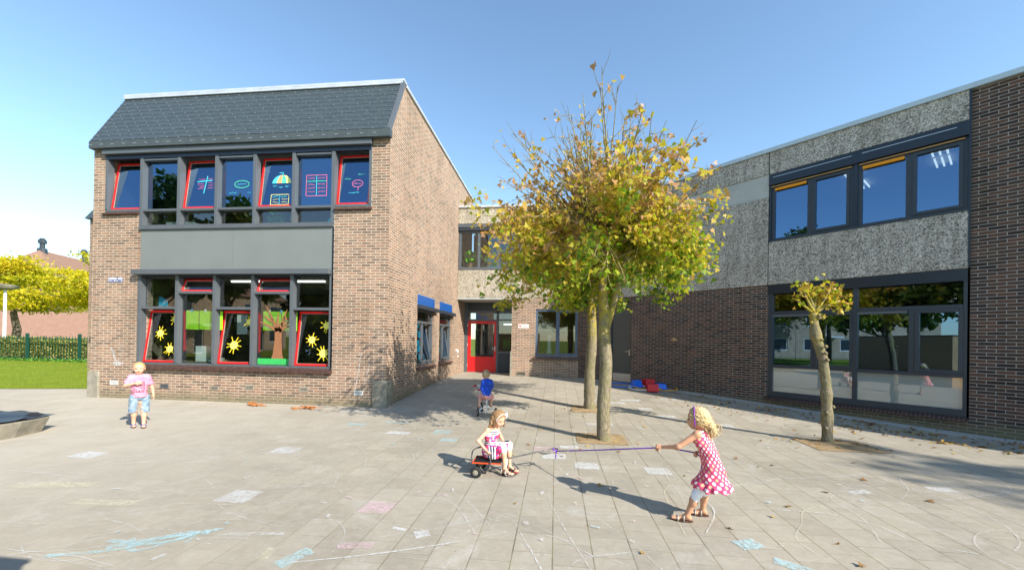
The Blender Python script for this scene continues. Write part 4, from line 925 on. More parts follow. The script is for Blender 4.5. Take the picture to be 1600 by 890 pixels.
# small newly cut pollard
bx,by=4.42,6.98;rr=np.random.default_rng(5);t_=thing('pollard_maple',(bx,by,0),'short freshly pollarded maple with a stubby tuft of yellow leaves before the right wing window','tree')
mb=MB();P=[(bx+.01,by,-.05),(bx,by,.08),(bx-.01,by,.5),(bx-.03,by,.95),(bx-.08,by,1.35),(bx-.16,by,1.62),(bx-.19,by,1.72),(bx-.22,by,1.95),(bx-.24,by,2.15)];ra=[.10,.078,.082,.077,.07,.068,.092,.060,.074]
o=[];r2=[]
for i in range(len(P)-1):
    for k in range(5): q=k/5;o.append(tuple(np.array(P[i])*(1-q)+np.array(P[i+1])*q));r2.append((ra[i]*(1-q)+ra[i+1]*q)*(1+rr.normal()*.075))
for k in range(16):
    q=np.array(o[rr.integers(4,len(o))])+np.array([rr.normal()*.05,-.05+rr.normal()*.03,0]);mb.tube([tuple(q-[0,0,.03]),tuple(q),tuple(q+[0,0,.03])],[.012,.035,.012],6)
mb.tube(o,r2,12);tips=[]
for d in [(-.32,.0,.16),(-.18,.05,.45),(-.05,-.1,.42),(.12,.05,.35),(.32,-.05,.3),(.2,.1,.18),(-.25,-.1,.3),(.05,.2,.3),(.4,0,.12)]:
    s0=np.array((bx-.23,by,2.12));pts=curve(s0,d,np.linalg.norm(d)*1.05,4,(0,0,.3),.12,rr);mb.tube([tuple(p) for p in pts],[.036,.022,.017,.014,.018],7);tips.append(pts[-1])
mb.build('trunk',M['bark'],t_,smooth=True);LP=[];LT=[]
for i,tp in enumerate(tips):
    nn=22 if i not in(0,2,6) else 12
    for k in range(nn+ (40 if tp[0]>bx-.15 else 0)): LP.append(tp+rr.normal(size=3)*(.06 if tp[0]<bx-.2 else .085));LT.append(rr.uniform(.25,.78))
leafmesh('foliage',np.array(LP),rr.uniform(.05,.09,len(LP)),np.array(LT),M['maple'],t_,LEAF,droop=.6)

def bigtree(base,h,r,label,seed,mat='darkleaf',n=5000,ls=.32,trunk_r=.2,zb=.35,name='leafy_tree',flat_=1.0,layers=0):
    rr=np.random.default_rng(seed);t_=thing(name,base,label,'tree');b=np.array(base);mb=MB()
    mb.tube([tuple(b),tuple(b+[rr.normal()*.15,0,h*.3]),tuple(b+[rr.normal()*.2,.1,h*.6])],[trunk_r,trunk_r*.75,trunk_r*.4],9)
    cl=[]
    for k in range(26):
        a=rr.uniform(0,6.28);rad=r*math.sqrt(rr.random())*.85;zz=h*zb+(h*(1-zb))*rr.uniform(.1,.9);q=b+np.array([math.cos(a)*rad,math.sin(a)*rad,zz*(1-.18*(rad/r)**2)]);cl.append((q,r*rr.uniform(.2,.42)))
        s=b+np.array([0,0,h*rr.uniform(.25,.5)]);mb.tube([tuple(s),tuple((s+q)/2+rr.normal(size=3)*.2),tuple(q)],[trunk_r*.4,trunk_r*.25,.02],5)
    mb.build('trunk',M['bark2'],t_,smooth=True);P=[];T=[]
    for q,cr in cl:
        m=n//26;v=rr.normal(size=(m,3));v/=np.linalg.norm(v,axis=1)[:,None];P.append(q+v*(rr.random(m)**.4*cr)[:,None]*np.array([1,1,.7*flat_]));T.append(np.clip(rr.normal(.45,.2)+rr.normal(size=m)*.15,0,1))
    leafmesh('foliage',np.concatenate(P),ls*rr.uniform(.6,1.2,sum(map(len,P))),np.concatenate(T),M[mat],t_,OVAL,droop=.3);return t_
# honey locusts beyond the fence: layered yellow crowns
def locust(base,h,r,label,seed):
    rr=np.random.default_rng(seed);t_=thing('locust_tree',base,label,'tree');b=np.array(base,float);mb=MB()
    mb.tube([tuple(b),tuple(b+[.25,0,h*.25]),tuple(b+[-.05,0,h*.42]),tuple(b+[.15,0,h*.7]),tuple(b+[.3,0,h*.92])],[.24,.2,.16,.1,.03],9);P=[];T=[]
    for k in range(34):
        a=rr.uniform(0,6.28);zz=h*rr.uniform(.50,1.0);rad=r*(1.15-.75*max(0,(zz/h-.55)/.45))*rr.uniform(.35,1);s=b+np.array([0,0,zz-.5]);e=b+np.array([math.cos(a)*rad,math.sin(a)*rad,zz])
        mb.tube([tuple(s),tuple((s+e)/2+[0,0,.12]),tuple(e)],[.05,.03,.01],4)
        m=430;f=rr.uniform(.25,1.05,m);P.append(s+(e-s)*f[:,None]+rr.normal(size=(m,3))*np.array([.45,.45,.085])*(r/4));T.append(np.clip(rr.normal(.55,.2)+rr.normal(size=m)*.15,0,1))
    mb.build('trunk',M['bark2'],t_,smooth=True);P=np.concatenate(P);leafmesh('foliage',P,rr.uniform(.10,.2,len(P)),np.concatenate(T),M['locust'],t_,OVAL,droop=.5)
locust((-35.3,22.2,.2),6.1,4.6,'yellow leaved tree with a pale bent trunk beyond the hedge at the left edge',31)
locust((-30.2,23.5,.2),6.7,4.2,'yellow leaved tree hugging the corner of the brick classroom block',32)
# surroundings behind the camera (seen in the window reflections, and casting soft shade)
for i,(x,y,h,r,lb) in enumerate([(-31,-10,15,4.2,'tall dark tree at the far left across the yard, mirrored in the upper classroom panes'),(-24,-9.5,12.5,3.6,'rounded dark tree second from the left across the yard, mirrored in the panes'),(-17.5,-11,10.5,3.2,'lower bushy tree across the yard mirrored in the fifth upper pane'),(-20,0,8,2.6,'small tree in front of the brick houses mirrored in the right wing'),(-14,-6.5,7.5,2.4,'young tree nearest the yard among those mirrored in the right wing')]):
    bigtree((x,y,0),h,r,lb,40+i,n=4200,ls=.5)
bigtree((21.6,-6.3,0),15,1.9,'thin leafy tree beside the right wing that shades the right edge of the yard',60,n=1500,ls=.28,zb=.62)
bigtree((11.4,-11.2,0),15.5,1.1,'thin leafy tree behind the yard that shades its lower left part',61,n=900,ls=.3,zb=.75)
def terrace(loc,rz,label,n=5):
    h=thing('terraced_house',loc,label,'building',group='pale brick houses across the yard',rz=rz,o3=(0,0,0));L_=7.0
    holes=[(.8,2.6,.9,2.2),(3.4,4.3,0,2.1),(4.8,6.2,.9,2.2),(.9,2.5,3.5,4.7),(4.4,6.0,3.5,4.7)]
    mb=MB();mb.grid_wall(0,L_,-.1,5.4,holes,0,.25);mb.box(0,.2,.25,8,-.1,5.4);mb.box(L_-.2,L_,.25,8,-.1,5.4);mb.box(.2,L_-.2,7.8,8,-.1,5.4);mb.build('wall',M['brick_house'],h)
    mb=MB();mb.prism([(-.1,-.3,5.3),(-.1,8.2,5.3),(-.1,4,8.3)],(L_+.2,0,0));mb.build('roof',M['rooftile'],h)
    for a in holes: mb=MB();mb.rect(a[0],a[1],a[2],a[3],.05,.12,.08);f=mb.build('window_frame',M['white'],h);pane(f,a[0]+.08,a[1]-.08,a[2]+.08,a[3]-.08,.08,M['navy'])
    mb=MB();mb.box(3.0,4.7,-1.2,-.002,2.3,2.45);mb.build('porch_roof',M['white'],h);return h
th0=terrace((-30,-24,0),math.pi/2,'pale brick house at the left end of the terrace across the yard')
for k in range(1,5): copytree(th0,(-30,-24+7.05*k,0),math.pi/2,['','pale brick terraced house second from the left end of the row','pale brick terraced house in the middle of the row','pale brick terraced house fourth along the row, behind the small tree','pale brick house at the right end of the terrace across the yard'][k])
# large pale brick hall behind the hedge, top left
hs=thing('brick_hall',(-50.5,35,0),'low hall with a big pinkish tiled roof behind the yellow trees','building',rz=R_(22),o3=(0,0,0))
mb=MB();mb.box(-9,6.5,-8,26,0,1.4);mb.build('wall',M['brick_house'],hs)
mb=MB();mb.prism([(-10,-9,2.5),(7.5,-9,2.5),(-1.2,-2,9.6)],(0,0,.0)) if 0 else None
mb.add([(-10,-9,.9),(9.5,-9,.9),(9.5,30,.9),(-10,30,.9),(-.5,-1.5,9.6),(-.5,30,9.6)],[(0,1,4),(1,2,5,4),(2,3,5),(3,0,4,5),(0,3,2,1)]);mb.build('roof',M['rooftile'],hs)
for (x,y) in [(-.4,4),(-.5,-1.2)]:
    mb=MB();mb.tube([(x,y,9.3),(x,y,9.8)],[.4,.35],10);mb.tube([(x,y,9.8),(x,y,10.3)],.2,10);mb.tube([(x,y,10.3),(x,y,10.55),(x,y,10.8)],[.32,.32,.16],10);mb.build('roof_cowl',M['anth_dark'],hs)

# ================================================================ HEDGE, FENCE, LAMP
hd=thing('hedge',(-22,16.4,.2),'clipped beech hedge with browning leaves behind the green fence','hedge')
n=30000;P=np.column_stack([RNG.uniform(-31,-11.6,n),RNG.uniform(16.2,16.9,n),.2+RNG.random(n)**.8*1.12]);k=RNG.random(n)<.75;P[k,1]=16.2+np.abs(RNG.normal(0,.05,k.sum()))
leafmesh('foliage',P,RNG.uniform(.05,.11,n),np.clip(RNG.normal(.45,.25,n),0,1),M['hedge'],hd,OVAL)
mb=MB();mb.box(-31,-11.6,16.35,16.8,.2,1.2);mb.build('hedge_core',M['roomdark'],hd)
fn=thing('metal_fence',(-22,15.95,.2),'green steel bar fence standing in front of the clipped hedge','fence')
mb=MB();mb.box(-31,-11.5,15.94,15.97,.34,.38);mb.box(-31,-11.5,15.94,15.97,1.26,1.30);mb.build('rail',M['greenmetal'],fn)
mb=MB();x=-31
while x<-11.6: mb.box(x-.008,x+.008,15.925,15.94,.24,1.40);x+=.155
mb.build('bars',M['greenmetal'],fn)
for x in (-30.2,-27.4,-24.6,-21.8,-19,-16.2,-13.4): mb=MB();mb.box(x-.045,x+.045,15.90,15.99,.15,1.52);mb.build('post',M['greenmetal'],fn)
n=5000;P=np.column_stack([RNG.uniform(-31,-11.6,n),RNG.normal(15.85,.12,n),.22+RNG.random(n)*.14]);g=leafmesh('ground_cover',P,RNG.uniform(.04,.09,n),RNG.random(n),M['plantl'],None,OVAL);tag(g,'low leafy ground cover along the foot of the green fence','ground cover',kind='stuff')
lp=thing('street_lamp',(-27.75,17.1,.2),'white lamp post with a flat grey disc head at the left edge','street lamp')
mb=MB();mb.tube([(-27.75,17.1,.2),(-27.75,17.1,3.7)],[.07,.055],12);mb.build('pole',M['white'],lp);mb=MB();mb.tube([(-27.75,17.1,3.68),(-27.75,17.1,3.76),(-27.75,17.1,3.9),(-27.75,17.1,3.95)],[.12,.40,.5,.3],20);mb.build('lamp_head',M['conc'],lp)

# ================================================================ SANDBOX, TOYS, LITTER
sb=thing('sandbox',(-9.6,4.0,0),'concrete rimmed sandbox under a creased black tarpaulin at the left edge','sandbox')
mb=MB();o0=[(-8.2,2.4),(-8.08,5.1),(-8.2,5.5),(-8.6,5.66),(-11.2,5.8),(-11.2,2.4)];cx,cy=-9.7,4.1
def ring(pts,s,z,k=1): return [(cx+(p[0]-cx)*s,cy+(p[1]-cy)*s,z) for p in pts]
A=ring(o0,1,-.02);B=ring(o0,1.05,.235);C_=ring(o0,.94,.245);D_=ring(o0,.94,.15);n=len(o0);vs=A+B+C_+D_;fs=[]
for l in range(3):
    for i in range(n): fs.append((l*n+i,l*n+(i+1)%n,(l+1)*n+(i+1)%n,(l+1)*n+i))
mb.add(vs,fs);mb.build('concrete_rim',M['conc'],sb,bevel=.012)
rr=np.random.default_rng(9);N=40;vs=[];fs=[];xs=np.linspace(-11.1,-8.03,N);ysv=np.linspace(2.5,5.66,N)
from mathutils import noise as mn
for i,x in enumerate(xs):
    for j,y in enumerate(ysv):
        e=min(x+11.1,-8.03-x,5.66-y,1)/.35;e=max(0,min(1,e));z=.262+.10*e*(.5+mn.noise(Vector((x*1.3,y*2.2,0))))+.05*abs(mn.noise(Vector((x*3.5+y*2,y*1.2,3))))
        if x+y>-8.2+5.42 : z=.25
        vs.append((min(x,-8.03-.25*max(0,y-5.2)),y,z))
for i in range(N-1):
    for j in range(N-1): a=i*N+j;fs.append((a,a+N,a+N+1,a+1))
mb=MB();mb.add(vs,fs);mb.build('tarpaulin',M['tarp'],sb,smooth=True)
mb=MB();mb.tube([(-8.15,3.0,.30),(-8.25,4.3,.31),(-8.9,4.75,.33)],.018,6);mb.build('batten',M['wood'],sb)
def crate(loc,sz,rz,tilt,mat,label,cat,name,taper=.75):
    o3=Vector(loc);mb=MB();a,b,h=sz;t=.012
    def rg(s,z): return [(-a*s,-b*s,z),(a*s,-b*s,z),(a*s,b*s,z),(-a*s,b*s,z)]
    vs=rg(1,0)+rg(taper,h)+rg(.9,0)+rg(taper*.86,h-.015);fs=[(4,5,6,7),(8,9,10,11)][:0]
    for i in range(4): j=(i+1)%4;fs+=[(i,j,4+j,4+i),(8+j,8+i,12+i,12+j),(i,8+i,8+j,j)]
    fs+=[(4,5,6,7),(15,14,13,12)];mb.add(vs,fs)
    mb.rect(-a*1.06,a*1.06,-b*1.06,b*1.06,0,.02,.02,R=lambda p:(p[0],p[2],p[1]))
    o=mb.build(name,mat,bevel=.006);o.location=loc;o.rotation_euler=(tilt,0,rz);return tag(o,label,cat)
crate((2.45,12.35,gz(12.4)+.02),(.15,.12,.21),.4,0,M['toyblue'],'blue plastic tub upside down at the left of the heap of toys','toy tub','toy_tub')
crate((3.08,12.1,gz(12.2)+.02),(.17,.13,.16),.1,0,M['toyblue'],'blue plastic tub upside down at the right of the heap of toys','toy tub','toy_tub')
crate((2.80,12.55,gz(12.6)+.12),(.16,.12,.22),.3,1.45,M['toyred'],'red plastic crate leaning nearest the brick wall','toy crate','toy_crate',.95)
crate((2.77,11.72,gz(11.6)+.11),(.155,.11,.2),-.1,1.45,M['toyred'],'red plastic crate lying nearest the yard in front of the hoops','toy crate','toy_crate',.95)
for (x,y,r,m,lb) in [(2.05,12.55,.42,'toyblue','blue hoop lying at the left of the toys'),(2.75,12.2,.40,'toyyel','amber hoop under the toys by the grey door wing'),(3.15,12.05,.40,'toyyel','amber hoop lying furthest right by the toys'),(2.55,12.0,.38,'paperw','pale hoop lying under the left blue tub')]:
    mb=MB();mb.torus((0,0,0),(0,-.045,1),r,.016,40,8);o=mb.build('hoop',M[m],smooth=True);o.location=(x,y,gz(y)+.03+random.random()*.03);tag(o,lb,'hoop','plastic hoops by the right wing')
for (x,y,lb,sd_) in [(-6.85,8.27,'longer tangle of orange brown rope at the wall, left of the other one',1),(-5.5,8.17,'compact tangle of orange brown rope at the wall, right of the other one',2)]:
    rr=random.Random(sd_);mb=MB();th_=thing('rope_tangle',(x,y,0),lb,'rope')
    for k in range(9):
        pts=[];q=[x+rr.uniform(-.16,.1),y+rr.uniform(-.05,.05),.012+.006*k];a=rr.uniform(-.4,.4)
        for j in range(8): a+=rr.gauss(0,.5);q=[q[0]+math.cos(a)*.04,q[1]+math.sin(a)*.025,q[2]];pts.append(tuple(q))
        mb.tube(pts,.013,6)
    mb.tube([(x+.1,y,.02),(x+.2,y+.03,.03),(x+.28,y+.03,.05)] if sd_==1 else [(x-.1,y,.02),(x-.2,y-.02,.02),(x-.27,y-.03,.015)],.014,6);mb.build('strands',plain('rope_orange_brown',(.40,.15,.045),.8,.3,60),th_,smooth=True)
# fallen leaves
P=[];rr=np.random.default_rng(77)
for k in range(900):
    s_=rr.uniform(-6,6);d=-abs(rr.normal(.0,.75))-.35;q=TR((s_,d,0));P.append((q[0],q[1]))
for k in range(26):
    s_=rr.uniform(-3.5,3);q0=TR((s_,-rr.uniform(.5,1.5),0))
    for j in range(14): P.append((q0[0]+rr.normal()*.1,q0[1]+rr.normal()*.06))
for k in range(70): P.append((4.4+rr.normal()*.35,6.85+rr.normal()*.25))
for k in range(30): P.append((.75+rr.normal()*.35,8.95+rr.normal()*.2))
for k in range(16): P.append((.8+rr.normal()*.3,6.45+rr.normal()*.2))
for k in range(55): P.append((rr.uniform(-1,6),rr.uniform(3,9)))
P=np.array([(x,y,gz(y)+.012) for x,y in P if x+y<15.3 and x+y>0]);leaf=leafmesh('fallen_leaves',P,rr.uniform(.035,.075,len(P)),rr.random(len(P)),M['dryleaf'],None,LEAF,flat=.35,droop=0)
tag(leaf,'dry brown and yellow leaves blown along the foot of the right wing','fallen leaves',kind='stuff')

# ================================================================ PEOPLE
def V3(*a): return np.array(a if len(a)==3 else a[0],float)
def unit(v): v=np.asarray(v,float);return v/np.linalg.norm(v)
def cap(a,b,ra,rb=None): return ('c',V3(a),V3(b),ra,ra if rb is None else rb)
def ell(c,r,Rm=None): return ('e',V3(c),V3(r),np.eye(3) if Rm is None else Rm)
def dist(pr,P):
    if pr[0]=='c':
        _,a,b,ra,rb=pr;ab=b-a;t=np.clip(((P-a)@ab)/max(ab@ab,1e-9),0,1);return np.linalg.norm(P-a-t[:,None]*ab,axis=1)-(ra+(rb-ra)*t)
    _,c,r,Rm=pr;q=(P-c)@Rm.T;k=np.linalg.norm(q/r,axis=1);return (k-1)*np.linalg.norm(q,axis=1)/np.maximum(k,1e-6)
def smin(a,b,k):
    h=np.clip(.5+.5*(b-a)/k,0,1);return b*(1-h)+a*h-k*h*(1-h)
def field(prims,k=.015):
    def f(P):
        d=None
        for p in prims: x=dist(p,P);d=x if d is None else smin(d,x,k)
        return d
    return f
def iso(fn,lo,hi,h):
    lo=V3(lo);n=np.ceil((V3(hi)-lo)/h).astype(int)+1
    X=[lo[i]+np.arange(n[i])*h for i in range(3)];G=np.stack(np.meshgrid(*X,indexing='ij'),-1).reshape(-1,3)
    F=np.concatenate([fn(G[i:i+400000]) for i in range(0,len(G),400000)]).reshape(n);G=G.reshape(*n,3)
    S=F<0;nx,ny,nz=n-1
    cs=[(i,j,k) for i in(0,1) for j in(0,1) for k in(0,1)]
    cnt=sum(S[i:i+nx,j:j+ny,k:k+nz].astype(int) for i,j,k in cs);act=(cnt>0)&(cnt<8)
    idx=-np.ones(act.shape,int);A=np.argwhere(act);idx[act]=np.arange(len(A))
    acc=np.zeros((len(A),3));c=np.zeros(len(A))
    for a in cs:
        for ax in range(3):
            if a[ax]: continue
            b=list(a);b[ax]=1;ia=tuple((A+a).T);ib=tuple((A+b).T);fa=F[ia];fb=F[ib];m=(fa<0)!=(fb<0);t=np.where(m,fa/np.where(m,fa-fb,1),0)
            acc+=np.where(m[:,None],G[ia]+(G[ib]-G[ia])*t[:,None],0);c+=m
    V=acc/c[:,None];Q=[]
    for ax in range(3):
        u,v=[(1,2),(2,0),(0,1)][ax];sl=[slice(None)]*3;s1=list(sl);s1[ax]=slice(0,-1);s2_=list(sl);s2_[ax]=slice(1,None)
        E=np.argwhere(S[tuple(s1)]!=S[tuple(s2_)]);E=E[(E[:,u]>0)&(E[:,v]>0)&(E[:,u]<n[u]-1)&(E[:,v]<n[v]-1)]
        if len(E)==0: continue
        du=np.zeros(3,int);du[u]=1;dv=np.zeros(3,int);dv[v]=1
        q=np.stack([idx[tuple((E-du-dv).T)],idx[tuple((E-dv).T)],idx[tuple(E.T)],idx[tuple((E-du).T)]],1)
        e2=E.copy();fl=~S[tuple(E.T)];q[fl]=q[fl][:,::-1];Q.append(q)
    Q=np.concatenate(Q);Q=Q[(Q>=0).all(1)];return V,Q
def bounds(prims,pad=.02):
    lo=np.full(3,9.);hi=np.full(3,-9.)
    for p in prims:
        if p[0]=='c':
            r=max(p[3],p[4])
            for q in(p[1],p[2]): lo=np.minimum(lo,q-r);hi=np.maximum(hi,q+r)
        else: r=max(p[2]);lo=np.minimum(lo,p[1]-r);hi=np.maximum(hi,p[1]+r)
    return lo-pad,hi+pad
def isomesh(name,prims,mat,parent,k=.015,h=.006,mod=None,extra=(),matfn=None,uvfn=None):
    f0=field(prims,k);fn=(lambda P:mod(P,f0(P))) if mod else f0
    V,Q=iso(fn,*bounds(prims),h);b=MB();b.add([tuple(v) for v in V],[tuple(q) for q in Q])
    for ep,eh,ek in extra:
        v,q=iso(field(ep,ek),*bounds(ep,.01),eh);b.add([tuple(x) for x in v],[tuple(x) for x in q])
    if matfn:
        VV=np.array(b.v)
        for i,f in enumerate(b.f): b.m[i]=matfn(VV[list(f)].mean(0))
    o=b.build(name,mat,parent,off=(0,0,0),smooth=True)
    if uvfn:
        l=o.data.uv_layers[0].data;co=[uvfn(np.array(v.co)) for v in o.data.vertices]
        for lp_,ld in zip(o.data.loops,l): ld.uv=co[lp_.vertex_index]
    return o
def frame(f,up=(0,0,1)):
    f=unit(f);s_=unit(np.cross(up,f));u=np.cross(f,s_);return f,s_,u   # forward, left, up
def headprims(c,f,s_,u,r=.088):
    Rm=np.array([f,s_,u]);k=r/.088;c=V3(c)
    P=[ell(c-f*.008*k+u*.012*k,(.088*k,.074*k,.088*k),Rm),ell(c+f*.020*k-u*.035*k,(.062*k,.056*k,.062*k),Rm),ell(c+f*.040*k-u*.066*k,(.028*k,.030*k,.024*k),Rm),
       cap(c+f*.074*k-u*.004*k,c+f*.086*k-u*.026*k,.007*k,.0105*k),ell(c+f*.052*k+s_*.034*k-u*.03*k,(.026*k,.022*k,.024*k),Rm),ell(c+f*.052*k-s_*.034*k-u*.03*k,(.026*k,.022*k,.024*k),Rm),
       ell(c+f*.074*k-u*.045*k,(.010*k,.020*k,.008*k),Rm)]
    for s1 in(1,-1): P.append(ell(c+s_*.074*k*s1-f*.002-u*.012*k,(.015*k,.008*k,.022*k),Rm))
    return P
def facemat(c,f,s_,u,r):
    k=r/.088
    def m(p):
        d=p-c;a,b,e=d@f,d@s_,d@u
        if a>.066*k and abs(b)<.019*k and abs(e+.045*k)<.0075*k: return 1
        if a>.062*k and abs(abs(b)-.031*k)<.012*k and abs(e-.002*k)<.006*k: return 2
        if a>.06*k and abs(abs(b)-.031*k)<.017*k and abs(e-.022*k)<.003*k: return 3
        return 0
    return m
def hand(w,d,pn,curl=1.0,side=1,sc_=1.0):
    """palm and five fingers: w wrist, d pointing direction, pn palm normal (fingers curl towards it)"""
    d=unit(d);pn=unit(V3(pn)-d*(V3(pn)@d));a=np.cross(pn,d)*side;P=[];w=V3(w);L=.042*sc_
    for o in(-.015,-.005,.005,.015): P.append(cap(w+a*o*.6*sc_,w+d*L+a*o*1.1*sc_,.0105*sc_,.0095*sc_))
    for i,(o,l) in enumerate(((-.0195,.030),(-.0068,.036),(.0062,.039),(.0185,.036))):
        p=w+d*L+a*o*sc_;ang=.25;r=.0068*sc_
        for sgl in(.45,.32,.26):
            ang+=curl*.75;q=p+(d*math.cos(ang-.3)+pn*math.sin(ang-.3))*l*sc_*sgl*1.25;P.append(cap(p,q,r,r*.93));p=q;r*=.93
    p=w+d*.012*sc_+a*.014*sc_;q=p+(d*.5+a*.75+pn*.45)*.024*sc_;P.append(cap(p,q,.0095*sc_,.008*sc_));q2=q+(d*.75+pn*.6-a*.1*curl)*.024*sc_;P.append(cap(q,q2,.008*sc_,.0065*sc_));return P
def limb(a,b,ra,rb,bulge=0,f=None):
    a=V3(a);b=V3(b);P=[cap(a,b,ra,rb)]
    if bulge: m=a+(b-a)*.32;P.append(ell(m+(V3(f)*-.008 if f is not None else 0),(ra*1.02,ra*1.02,np.linalg.norm(b-a)*.26)))
    return P
def foot(an,toe,r=.022):
    an=V3(an);toe=V3(toe);d=unit((toe-an)*[1,1,0]);heel=an-d*.022;heel[2]=toe[2]+.004;bz=toe[2];m=an+d*.05;m[2]=bz+.012
    P=[cap(an,heel+[0,0,.012],r*.95,r*.85),cap(an,m,r*.8,r*.62),cap(heel+[0,0,.0],toe,r*.62,r*.55)];s_=np.cross([0,0,1],d)
    P+=[cap(toe-d*.03+s_*o,toe+d*l+s_*o,.0085,.0075) for o,l in((-.018,.008),(-.009,.014),(0,.017),(.009,.018),(.019,.020))];return P,d,s_,heel
def sandal(toe,heel,d,s_,mats,parent,strap=2,zb=None):
    mb=MB();z=(toe[2] if zb is None else zb)-.022;L_=[];N=16
    c=(toe+heel)/2;hl=np.linalg.norm((toe-heel)[:2])/2+.03
    for i in range(N):
        t=2*math.pi*i/N;x=math.cos(t)*hl;w_=(.034 if x>0 else .027)*math.sin(t);p=c+d*x+s_*w_;L_.append((p[0],p[1],z))
    mb.prism(L_,(0,0,.012));o=mb.build('sandal',mats[0],parent,off=(0,0,0),bevel=.002);mb=MB()
    for i in range(strap):
        q=c+d*(.035-.05*i);pts=[]
        for k in range(9): a=math.pi*k/8;pts.append(tuple(q+s_*math.cos(a)*.031+np.array([0,0,z+.008-q[2]+math.sin(a)*(.036+.012*i)])))
        mb.tube(pts,.0065,6)
    mb.build('strap',mats[1],o,off=(0,0,0),smooth=True);return o
def strands(name,paths,r,mat,parent):
    mb=MB()
    for p in paths: mb.tube(p,[r*.7,r,r,r*.8,r*.4][:len(p)] if len(p)==5 else [r*(1-.6*i/len(p)) for i in range(len(p))],4,False)
    return mb.build(name,mat,parent,off=(0,0,0),smooth=True)
def dots(name,bg_,fg,fg2,sc_,thr):
    t=NT(name);t.pb(bg_,.85,.1);uv=t.uv();mp=t.n('ShaderNodeMapping');mp.inputs['Rotation'].default_value=(0,0,.785);t.l(uv,mp.inputs[0]);v=t.n('ShaderNodeTexVoronoi',voronoi_dimensions='2D');v.inputs['Scale'].default_value=sc_;v.inputs['Randomness'].default_value=0.0;t.l(mp.outputs[0],v.inputs['Vector'])
    sp=t.n('ShaderNodeSeparateColor');t.l(v.outputs['Color'],sp.inputs[0]);c=t.mix(t.ramp(v.outputs['Distance'],[(thr,(1,1,1)),(thr+.06,(0,0,0))]),bg_,t.ramp(sp.outputs[0],[(.62,fg),(.66,fg2)]));t.col(c);return t.m
def newperson(loc,label): return thing('person',loc,label,'child',o3=(0,0,0))

# --- girl in pink pulling the rope
J={k:V3(v) for k,v in dict(head=(0.036,-0.012,0.915),neck=(0.078,-0.006,0.825),shL=(0.012,-0.088,0.792),elL=(-0.146,-0.078,0.674),wrL=(-0.255,0.03,0.637),shR=(0.122,0.072,0.775),elR=(0.176,0.142,0.63),wrR=(0.10,0.10,0.592),waist=(0.138,-0.026,0.60),pel=(0.175,-0.029,0.455),hipL=(0.145,-0.075,0.43),hipR=(0.175,0.025,0.42),knL=(0.022,-0.069,0.262),anL=(-0.050,-0.04,0.055),toL=(-0.150,-0.015,0.024),knR=(0.137,0.075,0.24),anR=(0.136,0.103,0.055),toR=(0.055,0.122,0.024)).items()}
g1=newperson((1.24,3.74,0),'small blond girl in a pink dotted dress leaning back to haul a purple rope')
f,s_,u=frame((-.93,.30,-.10));hc=J['head'];hr=.085
B=headprims(hc,f,s_,u,hr)+[cap(hc-u*.05-f*.02,J['neck'],.034,.036),cap(J['neck'],J['waist'],.045,.066),cap(J['shL'],J['shR'],.036),cap(J['neck']-[-.02,0,.06],J['waist'],.06,.066),cap(J['waist'],J['pel'],.064,.076),cap(J['shL']+[.02,.02,-.05],J['waist']+[0,-.02,0],.040,.045),cap(J['shR']+[0,-.02,-.05],J['waist']+[0,.02,0],.040,.045)]
B+=limb(J['shL'],J['elL'],.031,.0235)+limb(J['elL'],J['wrL'],.0245,.0155)+limb(J['shR'],J['elR'],.030,.023)+limb(J['elR'],J['wrR'],.023,.0155)
B+=limb(J['hipL'],J['knL'],.058,.038)+limb(J['knL'],J['anL'],.036,.0215,1)+limb(J['hipR'],J['knR'],.058,.038)+limb(J['knR'],J['anR'],.036,.0215,1)
FL,dL,sL,heL=foot(J['anL'],J['toL']);FR,dR,sR,heR=foot(J['anR'],J['toR']);B+=FL+FR
HL=hand(J['wrL'],(-.9,.42,.02),(.2,.5,-.8),1.25,-1);HR=hand(J['wrR'],(-.9,-.1,-.2),(.2,-.5,-.8),1.25,1)
isomesh('body',B,[M['skin'],M['lip'],M['eye'],M['blond']],g1,.014,.006,extra=[(HL,.0028,.003),(HR,.0028,.003)],matfn=facemat(hc,f,s_,u,hr))
M['dots']=dots('pink_dotted_cotton',(.62,.07,.17),(.86,.8,.74),(.72,.42,.25),24,.29)
hem=V3(.170,-.056,.325)
D_=[cap(J['shL']+[.014,.012,0],J['shR'],.036,.034),cap(J['neck']+[.01,0,-.045],J['waist'],.060,.074),cap(J['waist'],J['pel'],.074,.092),cap(J['shL']+[.02,.018,-.055],J['waist']+[0,-.022,0],.050,.056),cap(J['shR']+[0,-.018,-.055],J['waist']+[0,.022,0],.048,.056),cap(J['waist']+[0,-.02,0],J['hipL'],.06,.082),cap(J['hipL'],hem+[-.02,-.02,0],.082,.13),cap(J['hipL'],J['knL']+[.03,0,.06],.078,.06),cap(J['pel'],hem+[0,0,-.02],.092,.148),cap(J['pel'],V3(.05,-.045,.35),.08,.055)]
cx0=hem[:2]
def dmod(P,F):
    th=np.arctan2(P[:,1]-cx0[1],P[:,0]-cx0[0]);z=P[:,2];low=np.clip((.40-z)/.08,0,1)
    F=F-low*.011*np.sin(th*13+1.5*np.sin(th*3))-np.clip((.375-z)/.01,0,1)*.008+.0035*np.sin(P[:,0]*60+P[:,2]*45)*np.clip((.7-z)/.2,0,1)
    zb=.318+.012*np.sin(th*6.5)+.06*np.clip(P[:,0]-.2,0,.1)
    F=np.maximum(F,zb-z);c2=J['neck']+V3(-.01,0,.03);return np.maximum(F,.052-np.linalg.norm((P-c2)*[1,1,.8],axis=1))
